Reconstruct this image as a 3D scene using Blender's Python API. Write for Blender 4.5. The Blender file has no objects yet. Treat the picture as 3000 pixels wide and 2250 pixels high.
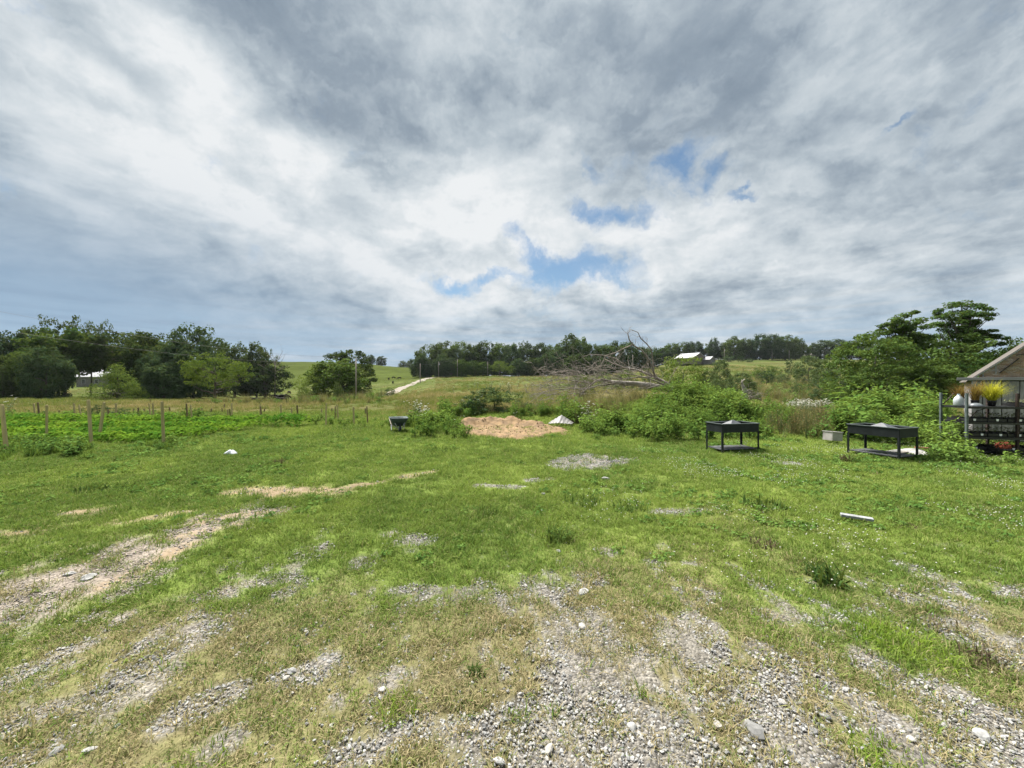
import bpy, math, random
import numpy as np
from mathutils import Vector, Matrix, Euler

random.seed(7)
RNG = np.random.default_rng(7)
SC = bpy.context.scene
COL = SC.collection
F = 1130.0          # focal length in pixels of the 3000 px wide photograph
H = 1.9             # eye height

# ------------------------------------------------------------------ camera
cam = bpy.data.cameras.new('camera')
cam.sensor_width = 36.0
cam.lens = F / 1500.0 * 18.0
cam.clip_start = 0.05
cam.clip_end = 6000
camo = bpy.data.objects.new('camera', cam)
camo.location = (0, 0, H)
camo.rotation_euler = (math.radians(90), 0, 0)
COL.objects.link(camo)
SC.camera = camo

# ------------------------------------------------------------------ light
EXPO = 1.65
SUN_DIR = Vector((-0.28, 0.42, 0.86)).normalized()
SUN_EL = math.asin(SUN_DIR.z)
SUN_ROT = math.atan2(SUN_DIR.x, SUN_DIR.y)
sun = bpy.data.lights.new('sun', 'SUN')
sun.energy = 4.6
sun.angle = math.radians(32)
sun.color = (1.0, 0.955, 0.88)
suno = bpy.data.objects.new('sun', sun)
suno.rotation_euler = SUN_DIR.to_track_quat('Z', 'Y').to_euler()
suno.location = (0, 0, 60)
COL.objects.link(suno)

SC.view_settings.view_transform = 'Standard'
SC.view_settings.look = 'None'
SC.view_settings.exposure = EXPO
SC.view_settings.gamma = 1.0
SC.view_settings.use_curve_mapping = False
SC.render.engine = 'CYCLES'
SC.cycles.max_bounces = 5
SC.cycles.diffuse_bounces = 3
SC.cycles.transmission_bounces = 3
SC.cycles.transparent_max_bounces = 6
SC.cycles.use_adaptive_sampling = True
SC.cycles.sample_clamp_indirect = 4


class NT:
    """small helper to write node trees as expressions"""
    def __init__(self, tree):
        self.t = tree
        self.n = tree.nodes
        self.l = tree.links

    def node(self, typ, **kw):
        nd = self.n.new(typ)
        for k, v in kw.items():
            setattr(nd, k, v)
        return nd

    def put(self, sock, v):
        if isinstance(v, bpy.types.NodeSocket):
            self.l.new(v, sock)
        elif v is not None:
            sock.default_value = v

    def math(self, op, a, b=None, c=None, clamp=False):
        nd = self.node('ShaderNodeMath', operation=op, use_clamp=clamp)
        self.put(nd.inputs[0], a)
        if b is not None:
            self.put(nd.inputs[1], b)
        if c is not None:
            self.put(nd.inputs[2], c)
        return nd.outputs[0]

    def vmath(self, op, a, b=None, out=0):
        nd = self.node('ShaderNodeVectorMath', operation=op)
        self.put(nd.inputs[0], a)
        if b is not None:
            self.put(nd.inputs[1], b)
        return nd.outputs[out]

    def mix(self, fac, a, b, blend='MIX'):
        nd = self.node('ShaderNodeMix', data_type='RGBA', blend_type=blend)
        self.put(nd.inputs[0], fac)
        self.put(nd.inputs[6], a if isinstance(a, bpy.types.NodeSocket) else (*a, 1))
        self.put(nd.inputs[7], b if isinstance(b, bpy.types.NodeSocket) else (*b, 1))
        return nd.outputs[2]

    def noise(self, vec, scale, detail=4, rough=0.55, dist=0.0, out=0):
        nd = self.node('ShaderNodeTexNoise')
        if vec is not None:
            self.put(nd.inputs['Vector'], vec)
        nd.inputs['Scale'].default_value = scale
        nd.inputs['Detail'].default_value = detail
        nd.inputs['Roughness'].default_value = rough
        nd.inputs['Distortion'].default_value = dist
        return nd.outputs[out]

    def ramp(self, fac, stops):
        nd = self.node('ShaderNodeValToRGB')
        cr = nd.color_ramp
        while len(cr.elements) < len(stops):
            cr.elements.new(0.5)
        for e, (p, c) in zip(cr.elements, stops):
            e.position = p
            e.color = (*c, 1)
        self.put(nd.inputs[0], fac)
        return nd.outputs[0]

    def remap(self, v, a, b, c=0.0, d=1.0, smooth=True):
        nd = self.node('ShaderNodeMapRange', interpolation_type='SMOOTHSTEP' if smooth else 'LINEAR')
        self.put(nd.inputs[0], v)
        for k, x in zip((1, 2, 3, 4), (a, b, c, d)):
            nd.inputs[k].default_value = x
        return nd.outputs[0]


def pdir(px, py):
    return Vector(((px - 1500) / F, 1.0, (1125 - py) / F)).normalized()


# ------------------------------------------------------------------ sky
def build_world():
    w = bpy.data.worlds.new('World')
    SC.world = w
    w.use_nodes = True
    w.node_tree.nodes.clear()
    N = NT(w.node_tree)
    tc = N.node('ShaderNodeTexCoord')
    d = tc.outputs['Generated']
    sep = N.node('ShaderNodeSeparateXYZ')
    N.put(sep.inputs[0], d)
    x, y, z = sep.outputs
    zc = N.math('ADD', N.math('MAXIMUM', z, 0.0), 0.19)
    comb = N.node('ShaderNodeCombineXYZ')
    N.put(comb.inputs[0], N.math('DIVIDE', x, zc))
    N.put(comb.inputs[1], N.math('DIVIDE', y, zc))
    p = comb.outputs[0]
    # clouds lie on a layer; the streaks run away from the viewer
    warp = N.noise(p, 0.9, 3, 0.5, out=1)
    pw = N.vmath('ADD', p, N.vmath('SCALE', N.vmath('SUBTRACT', warp, (0.5, 0.5, 0.5)), None))
    pw.node.inputs[1].links[0].from_node.inputs[3].default_value = 0.55
    mp = N.node('ShaderNodeMapping')
    mp.inputs['Scale'].default_value = (1.0, 0.95, 1.0)
    mp.inputs['Location'].default_value = (3.7, 1.3, 0.0)
    mp.inputs['Rotation'].default_value = (0, 0, 0.5)
    N.put(mp.inputs[0], pw)
    ps = mp.outputs[0]
    sharp = lambda v: N.remap(v, 0.33, 0.67)
    n_big = N.noise(ps, 0.9, 4, 0.5)
    n_mid = N.noise(ps, 2.6, 6, 0.55)
    n_fine = N.noise(pw, 7.5, 8, 0.6)
    # warped direction for the outlines of the large cloud masses
    wd = N.noise(d, 2.6, 5, 0.6, out=1)
    sc = N.vmath('SCALE', N.vmath('SUBTRACT', wd, (0.5, 0.5, 0.5)))
    sc.node.inputs[3].default_value = 0.26
    dw = N.vmath('ADD', d, sc)
    sc2 = N.vmath('SCALE', N.vmath('SUBTRACT', N.noise(d, 7, 6, 0.65, out=1), (0.5, 0.5, 0.5)))
    sc2.node.inputs[3].default_value = 0.16
    dg = N.vmath('ADD', d, sc2)

    def blob(px, py, ang, la, lb, vec):
        c = pdir(px, py)
        a = math.radians(ang)
        e1 = pdir(px + la * math.cos(a), py - la * math.sin(a)) - c
        e2 = pdir(px + lb * math.sin(a), py + lb * math.cos(a)) - c
        A = e1 / e1.length_squared
        B = e2 / e2.length_squared
        qa = N.math('SUBTRACT', N.vmath('DOT_PRODUCT', vec, tuple(A), out=1), c.dot(A))
        qb = N.math('SUBTRACT', N.vmath('DOT_PRODUCT', vec, tuple(B), out=1), c.dot(B))
        r2 = N.math('ADD', N.math('MULTIPLY', qa, qa), N.math('MULTIPLY', qb, qb))
        g = N.math('EXPONENT', N.math('MULTIPLY', r2, -1.0))
        return N.math('MULTIPLY', g, N.math('GREATER_THAN', y, -0.2))

    # cloud masses: position, tilt, half length, half width, brightness
    masses = [
        (760, 190, -38, 420, 110, -0.20), (1000, 300, -38, 330, 110, -0.18),
        (420, 250, -32, 280, 60, -0.17), (1750, 220, 5, 620, 230, -0.24),
        (2150, 380, 25, 420, 150, -0.14), (2450, 180, 10, 500, 200, -0.12),
        (420, 140, -40, 260, 70, 0.12), (500, 480, -28, 520, 110, 0.10),
        (880, 520, -25, 420, 130, 0.13), (1250, 560, -15, 330, 130, 0.15),
        (1450, 640, 0, 420, 160, 0.16), (1900, 600, -10, 380, 120, 0.10),
        (1000, 700, -20, 500, 120, 0.10), (100, 640, -10, 420, 170, -0.05),
        (60, 880, -4, 560, 150, -0.16), (850, 880, -3, 420, 60, -0.08),
        (1150, 905, -3, 330, 35, -0.10), (2300, 560, 35, 300, 70, 0.06),
        (2700, 560, 28, 500, 220, -0.07), (2650, 830, 14, 560, 90, -0.12),
        (1800, 760, 0, 320, 110, 0.12), (2200, 880, 3, 400, 50, -0.07),
        (1300, 790, -6, 300, 90, 0.10), (2500, 330, 30, 260, 60, 0.10),
        (1950, 890, 0, 260, 22, -0.10), (1560, 850, 8, 330, 25, 0.10),
    ]
    L = N.math('ADD', N.math('MULTIPLY', N.math('SUBTRACT', n_big, 0.5), 0.55), 0.63)
    L = N.math('ADD', L, N.math('MULTIPLY', N.math('SUBTRACT', sharp(n_mid), 0.5), 0.25))
    L = N.math('ADD', L, N.math('MULTIPLY', N.math('SUBTRACT', sharp(n_fine), 0.5), 0.13))
    n_dir = N.noise(N.vmath('MULTIPLY', dg, (1.0, 1.0, 1.75)), 5.2, 7, 0.55)
    n_dir2 = N.noise(N.vmath('MULTIPLY', dg, (1.0, 1.0, 2.1)), 13.0, 6, 0.55)
    lump = N.math('ADD', N.math('MULTIPLY', N.math('SUBTRACT', sharp(n_dir), 0.5), 0.22), N.math('MULTIPLY', N.math('SUBTRACT', sharp(n_dir2), 0.5), 0.10))
    L = N.math('ADD', L, lump)
    for m in masses:
        L = N.math('MULTIPLY_ADD', blob(*m[:5], dw), m[5] * 1.15, L)
    col = N.ramp(L, [(0.06, (0.205, 0.265, 0.335)), (0.32, (0.30, 0.365, 0.435)), (0.55, (0.485, 0.555, 0.61)),
                     (0.78, (0.68, 0.735, 0.77)), (0.98, (0.85, 0.875, 0.89))])
    # rain-blue veil low on the left and thin blue air near the horizon
    low = N.math('MULTIPLY', blob(-100, 900, 0, 1050, 340, d), 0.95)
    col = N.mix(low, col, (0.275, 0.40, 0.55))
    hz = N.remap(z, 0.02, 0.24, 1.0, 0.0)
    band = N.noise(N.vmath('MULTIPLY', d, (2.0, 2.0, 38.0)), 1.6, 5, 0.55)
    hzf = N.math('MULTIPLY', hz, N.remap(band, 0.40, 0.64, 0.9, 0.2))
    col = N.mix(hzf, col, (0.39, 0.545, 0.70))
    # gaps of clear sky
    gaps = [(1670, 795, 4, 210, 58, 1.05), (1560, 750, -50, 80, 45, 0.8), (1780, 625, -20, 140, 42, 0.95),
            (1990, 470, 20, 95, 50, 0.75), (2080, 495, 0, 80, 45, 0.65), (1310, 835, 5, 110, 28, 0.8),
            (2590, 350, 22, 70, 14, 0.75), (2190, 587, 0, 50, 14, 0.6), (1720, 500, -20, 60, 24, 0.5),
            (1430, 810, 12, 90, 22, 0.7)]
    g = None
    for q in gaps:
        b = N.math('MULTIPLY', blob(*q[:5], dg), q[5])
        g = b if g is None else N.math('MAXIMUM', g, b)
    g = N.math('ADD', g, N.math('MULTIPLY', N.math('SUBTRACT', N.noise(dg, 9.0, 9, 0.66), 0.5), 2.0))
    gm = N.math('POWER', N.remap(g, 0.18, 1.0), 0.85)
    sky = N.node('ShaderNodeTexSky', sky_type='NISHITA')
    sky.sun_disc = False
    sky.sun_elevation = SUN_EL
    sky.sun_rotation = SUN_ROT
    sky.air_density = 1.0
    sky.dust_density = 0.6
    skyc = N.vmath('MULTIPLY', sky.outputs[0], (.52, .66, .70))
    S = 0.05
    colb = N.vmath('SCALE', col)
    colb.node.inputs[3].default_value = 1.0 / S / 2 ** EXPO
    final = N.mix(N.math('MULTIPLY', gm, 0.9), colb, skyc)
    bg = N.node('ShaderNodeBackground')
    N.put(bg.inputs[0], final)
    bg.inputs[1].default_value = S
    out = N.node('ShaderNodeOutputWorld')
    N.l.new(bg.outputs[0], out.inputs[0])


build_world()


# ------------------------------------------------------------------ numpy noise
def vnoise(x, y, seed=0):
    x = np.asarray(x, float)
    y = np.asarray(y, float)
    xi = np.floor(x).astype(np.int64)
    yi = np.floor(y).astype(np.int64)
    fx = x - xi
    fy = y - yi
    fx = fx * fx * fx * (fx * (fx * 6 - 15) + 10)
    fy = fy * fy * fy * (fy * (fy * 6 - 15) + 10)

    def h(a, b):
        n = (a * 374761393 + b * 668265263 + seed * 974634777) & 0xFFFFFFFF
        n = ((n ^ (n >> 13)) * 1274126177) & 0xFFFFFFFF
        n = n ^ (n >> 16)
        return (n & 0xFFFF) / 65535.0
    a = h(xi, yi)
    b = h(xi + 1, yi)
    c = h(xi, yi + 1)
    e = h(xi + 1, yi + 1)
    return (a * (1 - fx) + b * fx) * (1 - fy) + (c * (1 - fx) + e * fx) * fy


def fbm(x, y, seed=0, oct=4, g=0.5):
    s = 0.0
    a = 1.0
    t = 0.0
    for k in range(oct):
        s = s + a * vnoise(x * 2 ** k + 17.3 * k, y * 2 ** k - 9.1 * k, seed + k)
        t += a
        a *= g
    return s / t


def sstep(a, b, v):
    t = np.clip((v - a) / (b - a), 0, 1)
    return t * t * (3 - 2 * t)


# ------------------------------------------------------------------ terrain height
_YK = np.array([0, 16, 25, 40, 60, 90, 140, 200, 250, 330, 420, 600, 1500.])
_TB = {
    -400: [0, 0, -.2, -.7, -1.1, -1.5, 1.2, 3.5, 5, 8, 12, 16, 16],
    300: [0, 0, -.2, -.6, -1.0, -1.6, 1.4, 3.5, 5, 8, 12, 16, 16],
    700: [0, 0, -.15, -.5, -1.1, -2.1, -3.5, -2.6, 2.4, 13, 26.8, 27.5, 18],
    1000: [0, 0, -.1, -.4, -.9, -1.7, -2.7, -.9, 3.8, 13.5, 25.3, 26, 18],
    1250: [0, 0, 0, -.1, -.1, .0, 1.2, 4.3, 7, 10, 18, 20, 18],
    1500: [0, 0, 0, -.05, 0, .5, 1.9, 4.6, 6.9, 7.5, 8, 9, 9],
    1750: [0, 0, 0, -.05, 0, .6, 2.2, 5, 7.5, 9.5, 12, 14, 14],
    2050: [0, 0, -.1, -.4, .2, .9, 3.4, 8, 13, 22, 28, 30, 30],
    2400: [0, 0, -.2, -.6, -.5, .7, 3.1, 8, 13, 22, 28.5, 30, 30],
    2700: [0, 0, -.1, -.2, .1, .8, 3, 8, 13, 21, 27, 29, 29],
    3400: [0, 0, -.1, -.2, .1, .8, 3, 8, 13, 21, 27, 29, 29],
}


def _build_table():
    ks = sorted(_TB)
    ang = np.array([math.atan((k - 1500) / F) for k in ks])
    T = np.array([_TB[k] for k in ks])
    LY = np.log(_YK + 4.0)
    ly = np.linspace(LY[0], LY[-1], 500)
    dense = []
    for row in T:       # monotone cubic in log distance
        dd = np.diff(row) / np.diff(LY)
        m = np.zeros(len(row))
        for i in range(1, len(row) - 1):
            if dd[i - 1] * dd[i] > 0:
                m[i] = 2 * dd[i - 1] * dd[i] / (dd[i - 1] + dd[i])
        i = np.clip(np.searchsorted(LY, ly, side='right') - 1, 0, len(LY) - 2)
        h = LY[i + 1] - LY[i]
        t = (ly - LY[i]) / h
        dense.append((2 * t**3 - 3 * t**2 + 1) * row[i] + (t**3 - 2 * t**2 + t) * h * m[i]
                     + (-2 * t**3 + 3 * t**2) * row[i + 1] + (t**3 - t**2) * h * m[i + 1])
    dense = np.array(dense)
    aa = np.linspace(ang[0], ang[-1], 240)
    D = np.array([np.interp(aa, ang, dense[:, j]) for j in range(500)]).T
    ker = np.exp(-np.linspace(-2, 2, 13) ** 2)
    ker /= ker.sum()
    P = np.pad(D, ((6, 6), (0, 0)), mode='edge')
    D = sum(ker[k] * P[k:k + 240] for k in range(13))
    P = np.pad(D, ((0, 0), (6, 6)), mode='edge')
    D = sum(ker[k] * P[:, k:k + 500] for k in range(13))
    return aa, ly, D


_AA, _LY, _D = _build_table()


def hz(x, y, fine=True):
    x = np.asarray(x, float)
    y = np.asarray(y, float)
    r = np.hypot(x, y) + 1e-9
    a = np.arctan2(x, y)
    ac = np.clip(a, _AA[0], _AA[-1])
    yy = np.where((np.abs(a) <= 1.05), np.abs(y), r * math.cos(1.05))
    fa = (ac - _AA[0]) / (_AA[-1] - _AA[0]) * (len(_AA) - 1)
    fl = np.clip((np.log(yy + 4.0) - _LY[0]) / (_LY[-1] - _LY[0]) * (len(_LY) - 1), 0, len(_LY) - 1.001)
    i = np.clip(fa.astype(int), 0, len(_AA) - 2)
    j = fl.astype(int)
    u = fa - i
    v = fl - j
    z = (_D[i, j] * (1 - u) + _D[i + 1, j] * u) * (1 - v) + (_D[i, j + 1] * (1 - u) + _D[i + 1, j + 1] * u) * v
    # weedy bank of heaped earth under the fallen tree
    z = z + 1.15 * np.exp(-((x - 8.6) / 3.4) ** 2 - ((y - 20.5) / 2.4) ** 2)
    z = z + 0.55 * np.exp(-((x - 4.2) / 2.2) ** 2 - ((y - 20.5) / 2.0) ** 2)
    z = z + 0.35 * np.exp(-((x + .5) / 2.2) ** 2 - ((y - 20.0) / 2.0) ** 2)
    if fine:
        z = z + (fbm(x * .6, y * .6, 3, 3) - .5) * .10 * sstep(1.0, 6, r)
        z = z + (fbm(x * .06, y * .06, 5, 3) - .5) * 1.2 * sstep(35, 150, r)
    return z


def ground(x, y):
    return float(hz(np.array([x]), np.array([y]))[0])


def at(px, Y, lift=0.0):
    """the point of the ground seen in column px at distance Y"""
    x = (px - 1500) / F * Y
    return Vector((x, Y, ground(x, Y) + lift))


def flat(px, py):
    """ground point of a photograph pixel on the nearly level yard"""
    Y = H * F / (py - 1125)
    return ((px - 1500) / F * Y, Y)


def z_at(py, Y):
    return H - (py - 1125) / F * Y


# ------------------------------------------------------------------ yard masks
def seg_dist(x, y, pts):
    best = np.full(np.shape(x), 1e9)
    for (ax, ay), (bx, by) in zip(pts[:-1], pts[1:]):
        dx, dy = bx - ax, by - ay
        t = np.clip(((x - ax) * dx + (y - ay) * dy) / (dx * dx + dy * dy + 1e-9), 0, 1)
        best = np.minimum(best, np.hypot(x - ax - t * dx, y - ay - t * dy))
    return best


def PL(*p):
    return [flat(*q) for q in p]


GRAVEL_STRIPS = [
    (PL((-120, 1830), (60, 1760), (240, 1690), (420, 1620), (560, 1560), (640, 1528), (720, 1510)), .50),
    (PL((20, 2000), (190, 1910), (270, 1880)), .10), (PL((330, 2010), (400, 1960), (520, 1900), (650, 1815)), .13),
    (PL((520, 2095), (690, 2025)), .11), (PL((830, 1985), (950, 1955)), .11), (PL((0, 2130), (140, 2085)), .09),
    (PL((0, 2245), (190, 2165)), .10), (PL((270, 2080), (350, 2065)), .07), (PL((320, 1830), (370, 1800)), .08),
    (PL((590, 1745), (650, 1730)), .12), (PL((740, 1700), (850, 1685)), .10), (PL((880, 1630), (950, 1605)), .10),
    (PL((2230, 1925), (2380, 2000)), .11), (PL((2560, 1945), (2700, 2030)), .11), (PL((2760, 2010), (2900, 2100)), .09),
    (PL((2480, 2040), (2560, 2100), (2640, 2210)), .10), (PL((2230, 2080), (2330, 2210)), .13),
    (PL((2360, 2140), (2490, 2245)), .13), (PL((2500, 1825), (2560, 1845)), .10), (PL((2860, 2130), (3010, 2225)), .13),
    (PL((2240, 1800), (2290, 1815)), .10), (PL((2430, 2010), (2490, 2050)), .09), (PL((2640, 1735), (2670, 1750)), .09),
    (PL((1460, 1750), (1490, 1790)), .10), (PL((1600, 1745), (1700, 1800), (1760, 1850)), .16),
    (PL((1720, 1790), (1800, 1890)), .14), (PL((1180, 1722), (1230, 1722)), .10), (PL((1200, 1585), (1250, 1585)), .16),
    (PL((1650, 1920), (1800, 2060), (1900, 2160)), .20), (PL((1350, 2155), (1530, 2100)), .12),
    (PL((1560, 2200), (2040, 2245)), .16), (PL((1150, 2150), (1230, 2140)), .08), (PL((1000, 2230), (1120, 2190)), .08),
    (PL((1405, 1424), (1445, 1424)), .14), (PL((1480, 1428), (1510, 1428)), .14), (PL((1555, 1408), (1610, 1402)), .12),
    (PL((1140, 1565), (1160, 1560)), .10), (PL((1040, 1650), (1070, 1650)), .10), (PL((1930, 1500), (2060, 1495)), .13),
    (PL((2280, 1355), (2330, 1358)), .18), (PL((1760, 1610), (1790, 1620)), .08), (PL((1900, 1640), (1950, 1650)), .08),
    (PL((2010, 1650), (2040, 1655)), .07), (PL((1700, 1690), (1740, 1695)), .10), (PL((60, 1350), (90, 1350)), .01),
]
GRAVEL_PATCH = [flat(*q) for q in ((1600, 1358), (1680, 1332), (1720, 1328), (1800, 1336), (1880, 1338), (1850, 1352),
                                   (1790, 1370), (1680, 1375), (1630, 1370))]
SAND_STRIPS = [
    (PL((720, 1432), (850, 1440), (985, 1440)), .38), (PL((960, 1445), (1130, 1410), (1265, 1383)), .17),
    (PL((360, 1532), (480, 1512), (600, 1490)), .20), (PL((600, 1530), (720, 1510), (830, 1495)), .24),
    (PL((200, 1503), (290, 1500)), .16), (PL((-40, 1567), (110, 1553)), .13), (PL((560, 1570), (690, 1545)), .18),
    (PL((330, 1710), (560, 1600)), .12),
]


def in_poly(x, y, poly):
    r = np.zeros(np.shape(x), bool)
    n = len(poly)
    for i in range(n):
        x1, y1 = poly[i]
        x2, y2 = poly[(i + 1) % n]
        c = ((y1 > y) != (y2 > y)) & (x < (x2 - x1) * (y - y1) / (y2 - y1 + 1e-12) + x1)
        r ^= c
    return r


def masks(x, y):
    x = np.asarray(x, float)
    y = np.asarray(y, float)
    e = fbm(x * 3.2, y * 2.2, 11, 4)
    e2 = fbm(x * 8, y * 6, 13, 3)
    wob = (e - .5) * .7 + (e2 - .5) * .35
    gravel = np.zeros(np.shape(x))
    for pts, w in GRAVEL_STRIPS:
        dd = seg_dist(x, y, pts)
        gravel = np.maximum(gravel, sstep(1.5, .4, dd / w + wob * 2.3))
    gravel = np.maximum(gravel, np.where(in_poly(x + (e - .5) * .5, y + (e2 - .5) * .6, GRAVEL_PATCH), 1.0, 0.0))
    near = sstep(5.2, 2.0, y) * (y > 0)
    ctr = np.exp(-((x - .75) / 1.15) ** 2 - ((y - 2.2) / 1.0) ** 2)
    nb = fbm(x * 3.4 + 3, y * 2.0, 21, 5, .7)
    lvl = .34 + .13 * near + .10 * ctr
    gravel = np.maximum(gravel, .85 * sstep(-.03, .10, nb - (1 - lvl)) * sstep(6.0, 3.2, y) * (y > 0))
    sand = np.zeros(np.shape(x))
    for pts, w in SAND_STRIPS:
        dd = seg_dist(x, y, pts)
        sand = np.maximum(sand, sstep(1.5, .25, dd / w + wob * 2.4))
    # thin, dry turf: close to the viewer and along the tracks
    dn = fbm(x * 1.1 + 40, y * .7, 31, 4)
    dry = sstep(5.0, 2.1, y) * .62 + .5 * ctr + (dn - .5) * 1.5 * sstep(9, 4, y) + .35 * sstep(.2, .8, gravel)
    dry = dry - .35 * np.exp(-((x + 2.4) / 1.2) ** 2) * sstep(2.5, 4, y)
    dry = np.clip(dry, 0, 1)
    lush = np.clip(.5 + 1.6 * (fbm(x * .45, y * .35, 41, 4) - .5), 0, 1)
    return gravel, sand, dry, lush


def mixc(a, b, t):
    t = np.asarray(t)[..., None]
    return np.asarray(a) * (1 - t) + np.asarray(b) * t


def ground_colour(x, y):
    g, s, dry, lush = masks(x, y)
    r = np.hypot(x, y)
    turf = mixc((.085, .120, .030), (.130, .165, .040), lush)
    turf = mixc(turf, (.135, .115, .066), dry * .85)
    gcol = mixc((.120, .112, .098), (.170, .160, .144), fbm(x * 5, y * 5, 51, 3))
    # reddish fines in the wheel track on the left
    red = np.exp(-((x + 4.0) / 1.4) ** 2) * sstep(2.5, 3.6, y) * sstep(7, 5.2, y)
    gcol = mixc(gcol, (.20, .165, .135), red * .6)
    c = mixc(turf, gcol, np.clip(g * 1.1, 0, 1))
    sc = mixc((.205, .152, .098), (.175, .142, .105), fbm(x * 3, y * 3, 55, 3))
    c = mixc(c, sc, np.clip(s, 0, 1) * .95)
    # hay-coloured pasture below the garden, greener with distance
    f = sstep(20, 30, r)
    tan_n = fbm(x * .07, y * .045, 61, 4)
    fine = fbm(x * .6, y * .25, 63, 3)
    u = x / np.maximum(y, 1)
    tan_amt = np.clip(.55 + 2.4 * (tan_n - .5) + 1.0 * (fine - .5), 0, 1)
    tan_amt = tan_amt * np.where(u < .25, sstep(120, 45, y) * .75 + .25, .65)
    tan_amt = np.where(u > .5, tan_amt * .8, tan_amt)
    past = mixc((.080, .108, .032), (.165, .138, .068), tan_amt)
    past = mixc(past, (.066, .086, .022), sstep(190, 260, y) * np.where(u < -.2, 1, .35))
    stripes = (fbm(x * .02 + y * .04, y * .16, 67, 3) - .5)
    past = past * (.74 + stripes[..., None] * .5)
    c = mixc(c, past, f)
    return np.clip(c, .01, .9)


# ------------------------------------------------------------------ object helpers
def tag(o, label=None, cat=None, group=None, kind=None):
    if label:
        o['label'] = label
    if cat:
        o['category'] = cat
    if group:
        o['group'] = group
    if kind:
        o['kind'] = kind
    return o


def link(name, me, mats=None, parent=None):
    o = bpy.data.objects.new(name, me)
    if mats is not None:
        for m in (mats if isinstance(mats, (list, tuple)) else [mats]):
            if me is not None and m.name not in [k.name for k in me.materials if k]:
                me.materials.append(m)
    COL.objects.link(o)
    if parent is not None:
        o.parent = parent
    return o


def empty(name, loc=(0, 0, 0), rz=0.0):
    o = bpy.data.objects.new(name, None)
    o.empty_display_size = .2
    o.location = loc
    o.rotation_euler = (0, 0, rz)
    COL.objects.link(o)
    return o


def copy_tree(root):
    r = root.copy()
    COL.objects.link(r)
    for ch in root.children:
        c = ch.copy()
        COL.objects.link(c)
        c.parent = r
        for g in ch.children:
            k = g.copy()
            COL.objects.link(k)
            k.parent = c
    return r


def np_mesh(name, v, quads=None, tris=None, smooth=False, mi=None):
    """mesh from numpy arrays of vertices, quads and triangles"""
    me = bpy.data.meshes.new(name)
    v = np.asarray(v, np.float32)
    loops = []
    sizes = []
    if quads is not None and len(quads):
        q = np.asarray(quads, np.int32)
        loops.append(q.ravel())
        sizes.append(np.full(len(q), 4, np.int32))
    if tris is not None and len(tris):
        t = np.asarray(tris, np.int32)
        loops.append(t.ravel())
        sizes.append(np.full(len(t), 3, np.int32))
    loops = np.concatenate(loops)
    sizes = np.concatenate(sizes)
    me.vertices.add(len(v))
    me.vertices.foreach_set('co', v.ravel())
    me.loops.add(len(loops))
    me.loops.foreach_set('vertex_index', loops)
    me.polygons.add(len(sizes))
    me.polygons.foreach_set('loop_start', np.concatenate([[0], np.cumsum(sizes)[:-1]]).astype(np.int32))
    me.polygons.foreach_set('loop_total', sizes)
    if smooth:
        me.polygons.foreach_set('use_smooth', np.ones(len(sizes), bool))
    if mi is not None:
        me.polygons.foreach_set('material_index', np.asarray(mi, np.int32))
    me.update()
    return me


class MB:
    """collects solids into one mesh"""
    def __init__(self):
        self.v = []
        self.f = []
        self.m = []

    def add(self, vs, fs, m=0):
        b = len(self.v)
        self.v += [tuple(p) for p in vs]
        self.f += [tuple(b + i for i in f) for f in fs]
        self.m += [m] * len(fs)
        return self

    def box(self, c, s, rot=None, m=0):
        vs = []
        for sx in (-.5, .5):
            for sy in (-.5, .5):
                for sz in (-.5, .5):
                    p = Vector((sx * s[0], sy * s[1], sz * s[2]))
                    if rot is not None:
                        p = rot @ p
                    vs.append(p + Vector(c))
        return self.add(vs, [(0, 1, 3, 2), (4, 6, 7, 5), (0, 4, 5, 1), (2, 3, 7, 6), (0, 2, 6, 4), (1, 5, 7, 3)], m)

    def bar(self, a, b, w, d=None, m=0):
        a, b = Vector(a), Vector(b)
        ax = (b - a)
        rot = ax.to_track_quat('Z', 'Y').to_matrix()
        return self.box((a + b) / 2, (w, d or w, ax.length), rot, m)

    def tube(self, pts, rad, n=6, m=0, cap=True):
        pts = [Vector(p) for p in pts]
        if not hasattr(rad, '__len__'):
            rad = [rad] * len(pts)
        rings = []
        up = Vector((.13, .21, .97))
        for i, p in enumerate(pts):
            t = (pts[min(i + 1, len(pts) - 1)] - pts[max(i - 1, 0)])
            if t.length < 1e-9:
                t = Vector((0, 0, 1))
            t.normalize()
            a = t.cross(up)
            if a.length < .15:
                a = t.cross(Vector((1, .1, 0)))
            a.normalize()
            b = t.cross(a)
            rings.append([p + (a * math.cos(k * 2 * math.pi / n) + b * math.sin(k * 2 * math.pi / n)) * rad[i] for k in range(n)])
        vs = [q for r in rings for q in r]
        fs = []
        for i in range(len(pts) - 1):
            for k in range(n):
                fs.append((i * n + k, i * n + (k + 1) % n, (i + 1) * n + (k + 1) % n, (i + 1) * n + k))
        if cap:
            fs.append(tuple(range(n))[::-1])
            fs.append(tuple((len(pts) - 1) * n + k for k in range(n)))
        return self.add(vs, fs, m)

    def mesh(self, name, smooth=False):
        me = bpy.data.meshes.new(name)
        me.from_pydata([tuple(p) for p in self.v], [], self.f)
        me.polygons.foreach_set('material_index', self.m)
        if smooth:
            me.polygons.foreach_set('use_smooth', [True] * len(self.f))
        me.update()
        return me

    def build(self, name, mats, parent=None, smooth=False, bevel=0.0):
        o = link(name, self.mesh(name, smooth), mats, parent)
        if bevel:
            b = o.modifiers.new('soft_edges', 'BEVEL')
            b.width = bevel
            b.segments = 2
            b.limit_method = 'ANGLE'
        return o


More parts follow.
